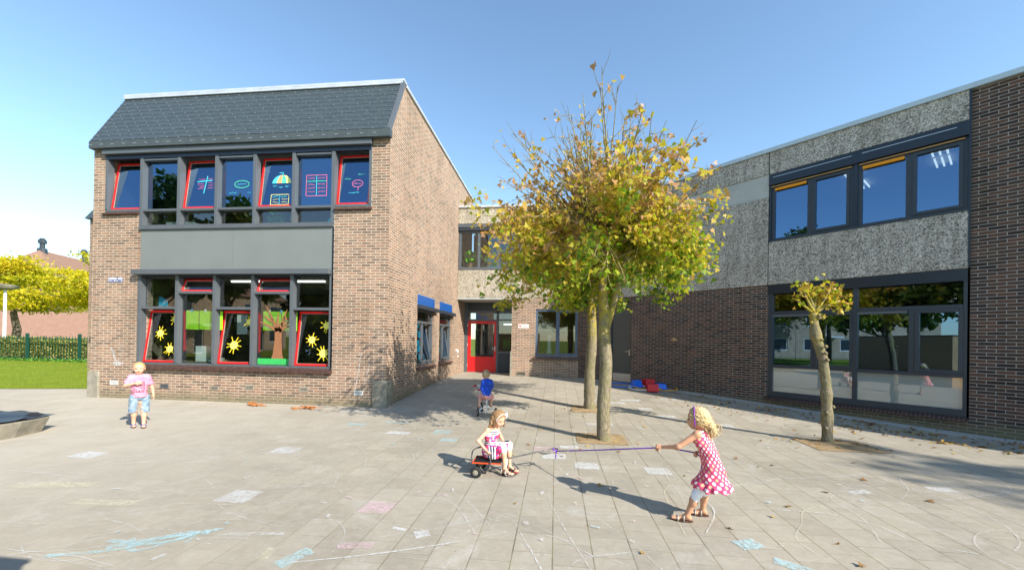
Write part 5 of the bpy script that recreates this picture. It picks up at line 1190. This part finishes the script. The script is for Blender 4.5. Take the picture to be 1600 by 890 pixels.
isomesh('dress',D_,M['dots'],g1,.02,.006,mod=dmod,uvfn=lambda p:(math.atan2(p[1]-(-.03),p[0]-(.10+.12*max(0,.75-p[2])))*.14,p[2]*1.05))
W=plain('white_leggings',(.80,.80,.82),.8,.05)
isomesh('leggings',limb(J['hipL'],J['knL'],.062,.043)+[cap(J['knL'],J['knL']+(J['anL']-J['knL'])*.22,.043,.038)]+limb(J['hipR'],J['knR'],.060,.042)+[cap(J['knR'],J['knR']+(J['anR']-J['knR'])*.1,.042,.039)],W,g1,.008,.006)
SB=plain('brown_sole',(.08,.04,.025),.7);SS=plain('silver_strap',(.35,.33,.31),.4,.4,60,.5,.4)
sandal(J['toL'],heL,dL,sL,(SB,SS),g1);sandal(J['toR'],heR,dR,sR,(SB,SS),g1)
def hcut(P,F): d=P-hc;return np.maximum(F,d@f*.9-d@u*.42-.022)
def hbump(P,F): return hcut(P,F+.004*np.sin(P[:,0]*170+P[:,2]*60)*np.sin(P[:,2]*150+P[:,1]*120))
Rm=np.array([f,s_,u])
isomesh('hair',[ell(hc+u*.014-f*.012,(.098,.086,.095),Rm),ell((.105,-.038,.900),(.052,.05,.05)),ell((.140,-.046,.862),(.042,.042,.046)),ell((.165,-.055,.815),(.03,.03,.045))],M['blond'],g1,.02,.005,mod=hbump)
rr=np.random.default_rng(3);PA=[]
for i in range(170):
    t0=rr.uniform(-1.3,1.3);ph=rr.uniform(.2,2.2);st=hc+u*.012+(f*math.cos(ph)*.9+u*math.sin(ph))*.094*math.cos(t0)+s_*math.sin(t0)*.086
    if (st-hc)@f>.05: continue
    e=V3(.14,-.046,.862)+rr.normal(size=3)*[.022,.022,.035];p=[]
    for j in range(8): q=j/7;m=st*(1-q)+e*q;out=unit(m-hc)*max(0,.096-np.linalg.norm(m-hc));p.append(tuple(m+out+rr.normal(size=3)*.0045+np.array([math.sin(j*1.9+i),math.cos(j*1.7+i),math.sin(j*2.1+i)])*.0045))
    PA.append(p)
for i in range(70):
    st=V3(.13,-.046,.872)+rr.normal(size=3)*.018;p=[tuple(st)]
    for j in range(4): st=st+V3(.010,-.003,-.016)+rr.normal(size=3)*.009;p.append(tuple(st))
    PA.append(p)
strands('hair_curls',PA,.0042,M['blond'],g1)
mb=MB();pts=[]
for k in range(15): a=math.pi*(-.12+1.24*k/14);pts.append(tuple(hc+f*.022+s_*math.cos(a)*.097+u*(math.sin(a)*.118-.008)+f*-.006*math.sin(a)))
mb.tube(pts,.0085,6,flat=.4);mb.build('headband',plain('purple_band',(.18,.02,.32),.6),g1,off=(0,0,0),smooth=True)

# --- seated girl and her low scooter
g2=newperson((-.74,4.66,0),'brown haired girl with a white hair bow seated in the low cart, looking down')
J={k:V3(v) for k,v in dict(head=(0.078,0.012,0.652),neck=(0.03,0.022,0.55),shR=(-0.038,-0.055,0.525),elR=(-0.140,-0.12,0.415),wrR=(-0.035,-0.158,0.322),shL=(0.045,0.105,0.515),elL=(0.095,0.15,0.40),wrL=(0.135,0.105,0.355),waist=(-0.012,0.017,0.36),pel=(-0.025,0.015,0.262),hipR=(-0.01,-0.03,0.25),hipL=(0.01,0.07,0.25),knR=(0.150,-0.038,0.335),anR=(0.165,-0.03,0.085),toR=(0.250,-0.055,0.032),knL=(0.200,0.095,0.33),anL=(0.21,0.085,0.08),toL=(0.298,0.06,0.032)).items()}
f,s_,u=frame((.72,-.50,-.42));hc=J['head'];hr=.082
B=headprims(hc,f,s_,u,hr)+[cap(hc-u*.045-f*.02,J['neck'],.031,.033),cap(J['neck']-[0,0,.05],J['waist'],.055,.060),cap(J['shL'],J['shR'],.033),cap(J['waist'],J['pel'],.06,.072),cap(J['shL']-[0,.01,.05],J['waist']+[0,.02,0],.036,.04),cap(J['shR']-[0,-.01,.05],J['waist']-[0,.02,0],.036,.04)]
for s1 in 'LR': B+=limb(J['sh'+s1],J['el'+s1],.028,.021)+limb(J['el'+s1],J['wr'+s1],.021,.0145)+limb(J['hip'+s1],J['kn'+s1],.052,.036)+limb(J['kn'+s1],J['an'+s1],.033,.020,1)
FL,dL,sL,heL=foot(J['anL'],J['toL'],.021);FR,dR,sR,heR=foot(J['anR'],J['toR'],.021);B+=FL+FR
HR=hand(J['wrR'],(.55,-.15,-.8),(.6,.6,-.1),.9,1,.95);HL=hand(J['wrL'],(.6,-.6,-.3),(0,-.2,-1),.6,-1,.95)
isomesh('body',B,[M['skin2'],M['lip'],M['eye'],M['brownhair']],g2,.013,.006,extra=[(HL,.0028,.003),(HR,.0028,.003)],matfn=facemat(hc,f,s_,u,hr))
def floral():
    t=NT('striped_floral_cotton');t.pb((.5,.1,.2),.85,.1);o=t.obj();sx=t.n('ShaderNodeSeparateXYZ');t.l(o,sx.inputs[0]);z=sx.outputs[2]
    n=t.n('ShaderNodeTexVoronoi');n.inputs['Scale'].default_value=55;t.l(o,n.inputs[0]);sp=t.n('ShaderNodeSeparateColor');t.l(n.outputs['Color'],sp.inputs[0])
    fl=t.ramp(sp.outputs[0],[(.0,(.6,.03,.14)),(.3,(.62,.05,.2)),(.45,(.22,.06,.42)),(.6,(.75,.7,.68)),(.75,(.7,.12,.1)),(.9,(.1,.12,.4))],'CONSTANT')
    st=t.math('GREATER_THAN',t.math('FRACT',t.math('MULTIPLY',z,46)),.5);sc2=t.mix(st,(.02,.025,.07),(.8,.8,.8))
    band=t.ramp(z,[(.0,(0,0,0)),(.355,(1,1,1)),(.392,(0,0,0)),(.468,(1,1,1))],'CONSTANT');c=t.mix(band,fl,sc2)
    ax=t.math('GREATER_THAN',t.math('FRACT',t.math('MULTIPLY',t.math('ADD',sx.outputs[0],t.math('MULTIPLY',sx.outputs[1],.4)),32)),.55);vs=t.mix(ax,(.02,.025,.07),(.78,.78,.78))
    inr=t.math('MULTIPLY',t.math('LESS_THAN',z,.34),t.math('LESS_THAN',t.math('ABSOLUTE',t.math('SUBTRACT',sx.outputs[0],.02)),.05));t.col(t.mix(inr,c,vs));return t.m
FM=floral()
isomesh('dress',[cap(J['neck']-[0,0,.06],J['waist'],.060,.067),cap(J['shL']-[.008,.022,.02],J['shR']-[-.008,-.022,.02],.036),cap(J['shL']-[0,.01,.055],J['waist']+[0,.02,0],.045,.05),cap(J['shR']-[0,-.01,.055],J['waist']-[0,.02,0],.046,.05),cap(J['waist'],J['pel'],.068,.088),cap(J['pel'],J['knR']*[.7,1,.95],.085,.055),cap(J['pel'],J['knL']*[.88,1,1.0],.085,.05),cap(J['pel'],J['pel']+[.05,-.03,-.03],.085,.08)],FM,g2,.018,.006,mod=lambda P,F:np.maximum(np.maximum(F+.003*np.sin(P[:,0]*90+P[:,1]*60)*(P[:,2]<.36),.198-P[:,2]),.05-np.linalg.norm((P-J['neck']-V3(0.01,-.01,.02))*[1,1,.8],axis=1)))
isomesh('leggings',[cap(J['hipR']+(J['knR']-J['hipR'])*.6,J['knR'],.045,.041),cap(J['knR'],J['knR']+(J['anR']-J['knR'])*.2,.041,.037),cap(J['hipL']+(J['knL']-J['hipL'])*.6,J['knL'],.045,.041),cap(J['knL'],J['knL']+(J['anL']-J['knL'])*.2,.041,.037)],W,g2,.006,.006)
BS=plain('dark_strap',(.05,.045,.05),.6);sandal(J['toL'],heL,dL,sL,(plain('red_sole',(.5,.05,.07),.6),BS),g2,3);sandal(J['toR'],heR,dR,sR,(SB,SS),g2,3)
Rm=np.array([f,s_,u]);back=unit(V3(-.7,.35,0))
def hm(P,F):
    d=P-hc;F=F+.0028*np.sin(P[:,0]*240+P[:,1]*210);return np.maximum(F,np.minimum(d@f*.95-d@u*.35-.030,.2))
isomesh('hair',[ell(hc+u*.014-f*.010,(.094,.085,.093),Rm),cap(hc-f*.05-u*.02,hc+V3(-.07,.02,-.085),.06,.05),cap(hc+s_*.062-f*.02,hc+s_*.07+V3(-.005,.0,-.085),.03,.026),cap(hc-s_*.062-f*.03,hc-s_*.066+V3(-.045,-.01,-.09),.034,.03)],M['brownhair'],g2,.02,.005,mod=hm)
rr=np.random.default_rng(8);PA=[]
for i in range(190):
    t0=rr.uniform(-math.pi,math.pi);st=hc+u*.10-f*.01+rr.normal(size=3)*.012;o_=s_*math.sin(t0)-f*abs(math.cos(t0))*1.0+f*.25;o_=unit(o_)
    if o_@f>.35: continue
    p=[]
    for j in range(6): q=j/5;ang=q*1.5;w_=hc-f*.01+u*(.10*math.cos(ang))+o_*(.094*math.sin(ang))+V3(0,0,-.11)*max(0,q-.7)/.3*rr.uniform(.6,1.1)+rr.normal(size=3)*.003;p.append(tuple(w_))
    PA.append(p)
strands('hair_strands',PA,.004,M['brownhair'],g2)
mb=MB();pts=[]
for k in range(15): a=math.pi*(.0+k/14);pts.append(tuple(hc+f*.040+s_*math.cos(a)*.083+u*(math.sin(a)*.088+.005)))
mb.tube(pts,.0075,6,flat=.4);hb=mb.build('headband',W,g2,off=(0,0,0),smooth=True)
bc=hc+f*.045+s_*.045+u*.075
isomesh('hair_bow',[ell(bc+u*.016+s_*.008,(.016,.012,.018)),ell(bc-u*.012+s_*.012,(.016,.012,.018)),ell(bc,(.01,.01,.01))],W,g2,.006,.004)
# cart
ct=thing('pull_cart',(-.74,4.66,0),'low tube cart with an orange edged seat board and a long towing bar','cart',o3=(0,0,0))
mb=MB();mb.box(-.19,.13,-.145,.115,.165,.172);mb.build('seat_board',M['black'],ct);mb=MB();mb.rect(-.2,.14,-.155,.125,.158,.178,.012,R=lambda p:(p[0],p[2],p[1])) if 0 else None
mb=MB();mb.box(-.20,.14,-.155,-.147,.163,.177);mb.box(-.20,-.192,-.147,.125,.163,.177);mb.box(-.192,.14,.117,.125,.163,.177);mb.build('board_edge',plain('orange_red_edge',(.75,.09,.02),.5),ct)
for y in (-.165,.150):
    mb=MB();mb.torus((-.15,y,.066),(0,1,0),.046,.020,26,10);w_=mb.build('wheel',M['black'],ct,off=(0,0,0),smooth=True);mb=MB();mb.disc((-.15,y,.066),(0,1,0),.034,.022,16);mb.disc((-.15,y,.066),(0,1,0),.011,.034,10);mb.build('rim',M['conc'],w_,off=(0,0,0))
mb=MB();mb.tube([(-.15,-.165,.066),(-.15,.15,.066)],.008,8);mb.tube([(-.15,-.08,.066),(-.12,-.08,.15)],.008,6);mb.tube([(-.15,.08,.066),(-.12,.08,.15)],.008,6);mb.build('axle',M['steel'],ct,off=(0,0,0))
def sm(pts,n=6):
    P=[Vector(p) for p in pts];o=[]
    for i in range(len(P)-1):
        p0=P[max(i-1,0)];p1=P[i];p2=P[i+1];p3=P[min(i+2,len(P)-1)]
        for k in range(n): q=k/n;o.append(.5*((2*p1)+(p2-p0)*q+(2*p0-5*p1+4*p2-p3)*q*q+(3*p1-p0-3*p2+p3)*q**3))
    o.append(P[-1]);return o
mb=MB();mb.tube(sm([(-.11,-.13,.12),(-.06,-.15,.075),(-.005,-.16,.11),(.018,-.165,.19),(.010,-.165,.30)]),.0085,8);mb.build('arm_rail',M['steel'],ct,off=(0,0,0),smooth=True)
mb=MB();mb.tube(sm([(-.205,-.10,.16),(-.225,-.06,.22),(-.215,.0,.275),(-.15,.07,.292),(-.08,.12,.27),(-.04,.13,.18)]),.0085,8);mb.build('back_rail',M['steel'],ct,off=(0,0,0),smooth=True)
mb=MB();mb.tube(sm([(.12,-.06,.15),(.17,-.03,.10),(.17,-.075,.05),(.20,-.08,.014),(.27,-.07,.014)]),.009,8);mb.tube(sm([(.13,.06,.15),(.24,.09,.12),(.29,.12,.07),(.32,.12,.02),(.30,.0,.014),(.27,-.07,.014)]),.009,8);mb.tube(sm([(.12,.0,.15),(.17,.03,.155),(.185,.05,.178)]),.009,8);mb.build('front_frame',M['steel'],ct,off=(0,0,0),smooth=True)
mb=MB();mb.tube([(.185,.045,.178),(.18,.0,.10),(.175,-.06,.03)],.0095,8);mb.build('fork',M['paperw'],ct,off=(0,0,0),smooth=True)
mb=MB();mb.torus((.24,.03,.032),(0,1,0),.022,.010,20,8);mb.build('castor',M['black'],ct,off=(0,0,0),smooth=True)
mb=MB();mb.tube(sm([(.185,.05,.178),(.36,.117,.205),(.549,.188,.238),(.64,.24,.245),(.745,.28,.262),(.785,.262,.255),(.76,.235,.245),(.66,.185,.222),(.60,.182,.222),(.555,.188,.235)]),.0095,8);mb.build('towing_bar',M['steel'],ct,off=(0,0,0),smooth=True)
# rope
rp=thing('rope',(.1,4.9,0),'purple rope knotted to the towing bar and pulled taut by the girl in pink','rope')
def wr(root,p): return (root[0]+p[0],root[1]+p[1],root[2]+p[2])
A0=Vector((-.74+.765,4.66+.235,.243));A1=Vector((1.24-.29,3.74+.058,.622));A2=Vector((1.24+.062,3.74+.092,.582))
mb=MB();mb.tube([A0,A0+(A1-A0)*.3+Vector((0,0,-.004)),A0+(A1-A0)*.6+Vector((0,0,-.003)),A1,A1+Vector((.12,.03,-.005)),A2],.0065,8)
mb.tube(sm([A2,A2+Vector((.045,-.02,-.05)),A2+Vector((.035,-.04,-.15)),A2+Vector((-.01,-.05,-.21)),A2+Vector((.0,-.06,-.22)),A2+Vector((.02,-.06,-.17)),A2+Vector((.07,-.05,-.1))]),.0065,8)
mb.tube(sm([A0,A0+Vector((.0,-.01,-.03)),A0+Vector((-.005,-.01,-.09))]),.0065,8);mb.build('cord',M['purple'],rp,smooth=True)
for q,r in ((A0,.016),(A0+Vector((-.03,.03,.01)),.013),(A0+(A1-A0)*.19,.010)): mb=MB();mb.torus(tuple(q),tuple(A1-A0),r*.6,r*.6,12,8);mb.build('knot',M['purple'],rp,smooth=True)

# --- boy in the blue hooded jacket on a tricycle, seen from behind
J={k:V3(v)-V3(0,0,.03) for k,v in dict(head=(-0.048,-0.008,0.885),neck=(-0.027,-0.005,0.80),shL=(-0.095,-0.018,0.745),shR=(0.05,0.01,0.745),waist=(-0.023,-0.004,0.56),pel=(-0.019,-0.003,0.46),elL=(-0.122,-0.06,0.60),wrL=(-0.052,-0.107,0.475),elR=(0.060,0.14,0.62),wrR=(-0.06,0.25,0.60),knL=(-0.185,0.163,0.41),anL=(-0.20,0.09,0.215),toL=(-0.235,0.17,0.19),knR=(0.045,0.209,0.39),anR=(0.045,0.14,0.245),toR=(0.02,0.22,0.22)).items()}
b1=newperson((-1.38,8.12,gz(8.12)),'small boy in a bright blue hooded jacket sitting on the tricycle, back to the camera')
f,s_,u=frame((-.55,.83,-.05));hc=J['head'];hr=.088
B=headprims(hc,f,s_,u,hr)+[cap(hc-u*.05-f*.02,J['neck'],.035,.037),cap(J['neck']-[0,0,.06],J['waist'],.06,.066),cap(J['shL'],J['shR'],.034),cap(J['waist'],J['pel'],.066,.075)]
B+=limb(J['shL'],J['elL'],.032,.025)+limb(J['elL'],J['wrL'],.025,.018)+limb(J['shR'],J['elR'],.03,.024)+limb(J['elR'],J['wrR'],.024,.017)
for s1,hp in(('L',(-.06,.0,.43)),('R',(.03,.02,.43))): B+=limb(hp,J['kn'+s1],.055,.040)+limb(J['kn'+s1],J['an'+s1],.037,.023,1)+foot(J['an'+s1],J['to'+s1],.022)[0]
isomesh('body',B,[M['skin2'],M['lip'],M['eye'],M['sandy']],b1,.014,.0065,extra=[(hand(J['wrL'],(.35,-.2,-.9),(.3,.5,0),.7,1),.003,.003),(hand(J['wrR'],(-.6,.7,-.1),(0,0,-1),1.2,-1),.003,.003)],matfn=facemat(hc,f,s_,u,hr))
BJ=plain('blue_jacket',(.015,.07,.50),.75,.25,14)
isomesh('jacket',[cap(J['neck']-[0,0,.055],J['waist'],.070,.082),cap(J['shL'],J['shR'],.045),cap(J['shL']-[-.01,0,.05],J['waist']+[-.04,0,0],.05,.055),cap(J['shR']-[.01,0,.05],J['waist']+[.04,0,0],.05,.055),cap(J['waist'],J['pel']+[0,0,.03],.083,.086),cap(J['shL'],J['elL'],.042,.036),cap(J['elL'],J['wrL']+[0,0,.012],.036,.028),cap(J['shR'],J['elR'],.042,.036),cap(J['elR'],J['wrR'],.035,.027),ell(J['neck']+V3(.055,-.075,-.075),(.062,.05,.065)),cap(J['neck']+V3(.07,-.08,-.08),J['neck']+V3(.15,-.05,-.09),.045,.014),cap(J['neck']+[-.04,-.03,-.02],J['neck']+[.05,-.04,-.02],.028)],BJ,b1,.016,.0065,mod=lambda P,F:F+.003*np.sin(P[:,2]*95+P[:,0]*40))
isomesh('shorts',[cap((-.06,0,.42),J['knL'],.066,.056),cap((.03,.02,.42),J['knR'],.066,.056),cap((-.03,0,.41),(.0,.01,.41),.082)],dots('red_white_print',(.62,.04,.05),(.8,.76,.74),(.8,.7,.7),30,.36),b1,.02,.0065)
for s1 in 'LR': isomesh('shoe',[cap(J['an'+s1]-[0,0,.03],J['to'+s1],.031,.026)],M['tarp'],b1,.01,.005,mod=lambda P,F,z=J['to'+s1][2]-.02:np.maximum(F,z-P[:,2]))
isomesh('hair',[ell(hc+u*.012-f*.010,(.096,.081,.092),np.array([f,s_,u]))],M['sandy'],b1,.01,.005,mod=lambda P,F:np.maximum(F+.003*np.sin(P[:,0]*260)*np.sin(P[:,2]*230),np.maximum((P-hc)@f*.9-(P-hc)@u*.55-.02,-((P-hc)@u)-.045)))
tk=thing('tricycle',(-1.38,8.12,gz(8.12)),'white framed tricycle with a red saddle, ridden by the boy in the blue jacket','tricycle',o3=(0,0,0))
for x,y in ((-.19,-.09),(.165,.035)):
    ax=unit(V3(.94,.34,0));mb=MB();mb.torus((x,y,.085),tuple(ax),.068,.017,28,8);w_=mb.build('wheel',M['black'],tk,off=(0,0,0),smooth=True);mb=MB();mb.disc((x,y,.085),tuple(ax),.055,.014,18);mb.build('rim',M['paperw'],w_,off=(0,0,0))
mb=MB();mb.torus((-.215,.315,.12),(.8,.6,0),.10,.018,30,8);w_=mb.build('wheel',M['black'],tk,off=(0,0,0),smooth=True);mb=MB();mb.disc((-.215,.315,.12),(.8,.6,0),.085,.012,18);mb.build('rim',M['paperw'],w_,off=(0,0,0))
mb=MB();mb.tube([(-.19,-.09,.085),(.165,.035,.085)],.009,8);mb.tube(sm([(-.17,-.07,.10),(-.14,-.03,.15),(-.02,.0,.17),(.1,.03,.15),(.14,.04,.10)]),.011,8);mb.tube(sm([(-.02,-.01,.10),(-.02,-.005,.26),(-.02,0,.355)]),.013,8);mb.tube(sm([(-.02,.0,.27),(-.1,.14,.30),(-.20,.29,.40)]),.013,8);mb.tube([(-.215,.315,.12),(-.235,.31,.40),(-.245,.30,.60)],.012,8);mb.build('frame',M['white'],tk,off=(0,0,0),smooth=True)
isomesh('saddle',[cap((-.075,-.03,.372),(.045,.01,.372),.026),cap((-.02,0,.37),(-.05,.08,.37),.024,.016)],M['toyred'],tk,.012,.005)
mb=MB();mb.tube([(-.33,.26,.585),(-.245,.305,.60),(-.13,.33,.585)],.010,8);mb.build('handlebar',M['white'],tk,off=(0,0,0),smooth=True)
for a,b in (((-.36,.245,.58),(-.30,.275,.59)),((-.15,.325,.588),(-.10,.335,.58)),((-.27,.28,.50),(-.23,.31,.50))): mb=MB();mb.tube([a,b],.018,8);mb.build('grip',M['toyred'],tk,off=(0,0,0),smooth=True)
mb=MB();mb.box(-.27,-.19,.30,.33,.14,.16);mb.build('pedal',M['toyred'],tk,off=(0,0,0))

# --- boy in pink T-shirt walking towards the camera
J={k:V3(v) for k,v in dict(head=(-0.01,-0.012,1.005),neck=(-0.009,-0.01,0.895),shR=(-0.068,-0.085,0.855),elR=(-0.080,-0.165,0.725),wrR=(0.055,-0.125,0.760),shL=(0.055,0.068,0.85),elL=(0.085,0.125,0.685),wrL=(0.118,0.128,0.545),waist=(-0.005,-0.006,0.66),pel=(-0.002,-0.002,0.53),hipR=(-0.025,-0.042,0.50),hipL=(0.022,0.040,0.50),knR=(-0.045,-0.050,0.285),anR=(-0.075,-0.03,0.075),toR=(0.0,-0.09,0.03),knL=(0.07,0.015,0.27),anL=(0.085,0.0,0.072),toL=(0.17,-0.075,0.03)).items()}
b2=newperson((-7.07,6.05,0),'small fair boy in a pink T-shirt and denim shorts walking past the classroom windows')
f,s_,u=frame((.72,-.68,-.12));hc=J['head'];hr=.09
B=headprims(hc,f,s_,u,hr)+[cap(hc-u*.05-f*.02,J['neck'],.035,.037),cap(J['neck']-[0,0,.07],J['waist'],.068,.075),cap(J['shL'],J['shR'],.037),cap(J['waist'],J['pel'],.075,.08)]
B+=limb(J['shL'],J['elL'],.032,.025)+limb(J['elL'],J['wrL'],.025,.017)+limb(J['shR'],J['elR'],.032,.025)+limb(J['elR'],J['wrR'],.025,.017)
for s1 in 'LR': B+=limb(J['hip'+s1],J['kn'+s1],.058,.042)+limb(J['kn'+s1],J['an'+s1],.040,.024,1)
FL,dL,sL,heL=foot(J['anL'],J['toL'],.024);FR,dR,sR,heR=foot(J['anR'],J['toR'],.024);B+=FL+FR
isomesh('body',B,[M['skin2'],M['lip'],M['eye'],M['gold']],b2,.014,.0065,extra=[(hand(J['wrL'],(.25,0,-1),(-.6,-.5,0),.35,1),.003,.003),(hand(J['wrR'],(.75,.5,.12),(-.5,.6,-.1),.5,1),.003,.003)],matfn=facemat(hc,f,s_,u,hr))
t=NT('pink_tshirt');t.pb((.72,.3,.42),.85,.1);o_=t.obj();sx=t.n('ShaderNodeSeparateXYZ');t.l(o_,sx.inputs[0]);t.col(t.ramp(t.noise(o_,12,3),[(.3,(.66,.25,.37)),(.7,(.76,.34,.46))]))
isomesh('shirt',[cap(J['neck']-[0,0,.065],J['waist'],.078,.092),cap(J['shL'],J['shR'],.046),cap(J['shL']-[0,.0,.05],J['waist']+[.02,.03,0],.05,.06),cap(J['shR']-[0,-.0,.05],J['waist']-[.02,.03,0],.05,.06),cap(J['waist'],J['pel']+[0,0,.0],.094,.104),cap(J['shL'],J['shL']+(J['elL']-J['shL'])*.62,.045,.050),cap(J['shR'],J['shR']+(J['elR']-J['shR'])*.62,.045,.050)],t.m,b2,.018,.0065,mod=lambda P,F:np.maximum(np.maximum(F+.003*np.sin(P[:,2]*60+P[:,0]*50),.515-P[:,2]),.05-np.linalg.norm((P-J['neck']-V3(0,0,.02))*[1,1,.9],axis=1)))
# dark print on the chest: lettering CHAR... below rows of small type
pf=unit(V3(.72,-.68,0));pl_=unit(V3(.68,.72,0))
cu=bpy.data.curves.new('print','FONT');cu.body='CHAR';cu.size=.07;cu.extrude=.001;cu.align_x='CENTER';cu.shear=.2
tmp=bpy.data.objects.new('tmp',cu);COL.objects.link(tmp);dg=bpy.context.evaluated_depsgraph_get();me=bpy.data.meshes.new_from_object(tmp.evaluated_get(dg));bpy.data.objects.remove(tmp)
base=J['waist']+pf*.105+V3(0,0,-.065)
for v in me.vertices: c_=v.co.copy();p=base+pl_*(c_.x-.03)+V3(0,0,c_.y*.9)+pf*(c_.z-abs(c_.x-.02)**2*5.0);v.co=p
me.materials.clear();PM=plain('dark_print',(.12,.03,.06),.8);me.materials.append(PM);o=bpy.data.objects.new('shirt_lettering',me);COL.objects.link(o);o.parent=b2
mb=MB()
for r in range(6):
    z=.64+.026*r
    for k in range(9):
        x=-.065+.016*k;q=V3(0,0,z)+pf*(.098-x*x*5)+pl_*x+V3(-.008,-.008,0);q2=q+pl_*.012;mb.add([tuple(q),tuple(q2),tuple(q2+V3(0,0,.011)),tuple(q+V3(0,0,.011))],[(0,1,2,3)])
mb.build('shirt_print',PM,b2,off=(0,0,0))
t=NT('washed_denim');t.pb((.2,.28,.36),.85,.1);o_=t.obj();t.col(t.ramp(t.noise(o_,16,5,.7),[(.3,(.10,.17,.26)),(.5,(.22,.31,.40)),(.7,(.42,.50,.55))]));DN=t.m
isomesh('shorts',[cap(J['hipL']+[.012,.016,0],J['knL']+[.01,.012,-.02],.070,.055),cap(J['hipR']-[.008,.016,0],J['knR']-[.012,.014,.02],.070,.055),cap(J['pel'],J['pel']+[0,0,.02],.09)],DN,b2,.012,.0065,mod=lambda P,F:np.maximum(F+.003*np.sin(P[:,2]*80+P[:,1]*70),.255-P[:,2]))
for a,h_,d_,q in((J['toL'],heL,dL,sL),(J['toR'],heR,dR,sR)): sandal(a,h_,d_,q,(SB,plain('blue_strap',(.10,.13,.30),.6)),b2)
isomesh('hair',[ell(hc+u*.012-f*.010,(.099,.083,.094),np.array([f,s_,u]))],M['gold'],b2,.01,.005,mod=lambda P,F:np.maximum(F+.002*np.sin(P[:,0]*260)*np.sin(P[:,2]*230),np.maximum((P-hc)@f*.9-(P-hc)@u*.9+.012,-((P-hc)@u)-.04)))
# small red toy spade on the slabs behind the pulling girl
mb=MB();mb.tube([(0,0,.02),(.12,-.06,.03)],.022,8);mb.tube([(.12,-.06,.03),(.2,-.14,.03)],.035,8);mb.tube([(.18,-.1,.02),(.25,-.09,.03)],.02,8);o=mb.build('toy_clip',plain('orange_red_plastic',(.8,.09,.01),.4),off=(0,0,0),smooth=True);o.location=(3.03,9.02,gz(9.02));tag(o,'bright orange red toy lying on the slabs just behind the blond girl','toy')

# unseen added shed behind the photographer: throws the hard shadow at the lower left
shd=thing('shadow_blocker',(-4.0,-.6,0),'unseen added timber shed standing behind the yard to the left','blocker')
mb=MB();mb.box(-6.6,-1.27,-1.9,.56,0,2.0);mb.build('wall',M['wood'],shd);mb=MB();mb.box(-6.65,-1.25,-1.95,.58,2.0,2.04);mb.build('roof',M['anth_dark'],shd)
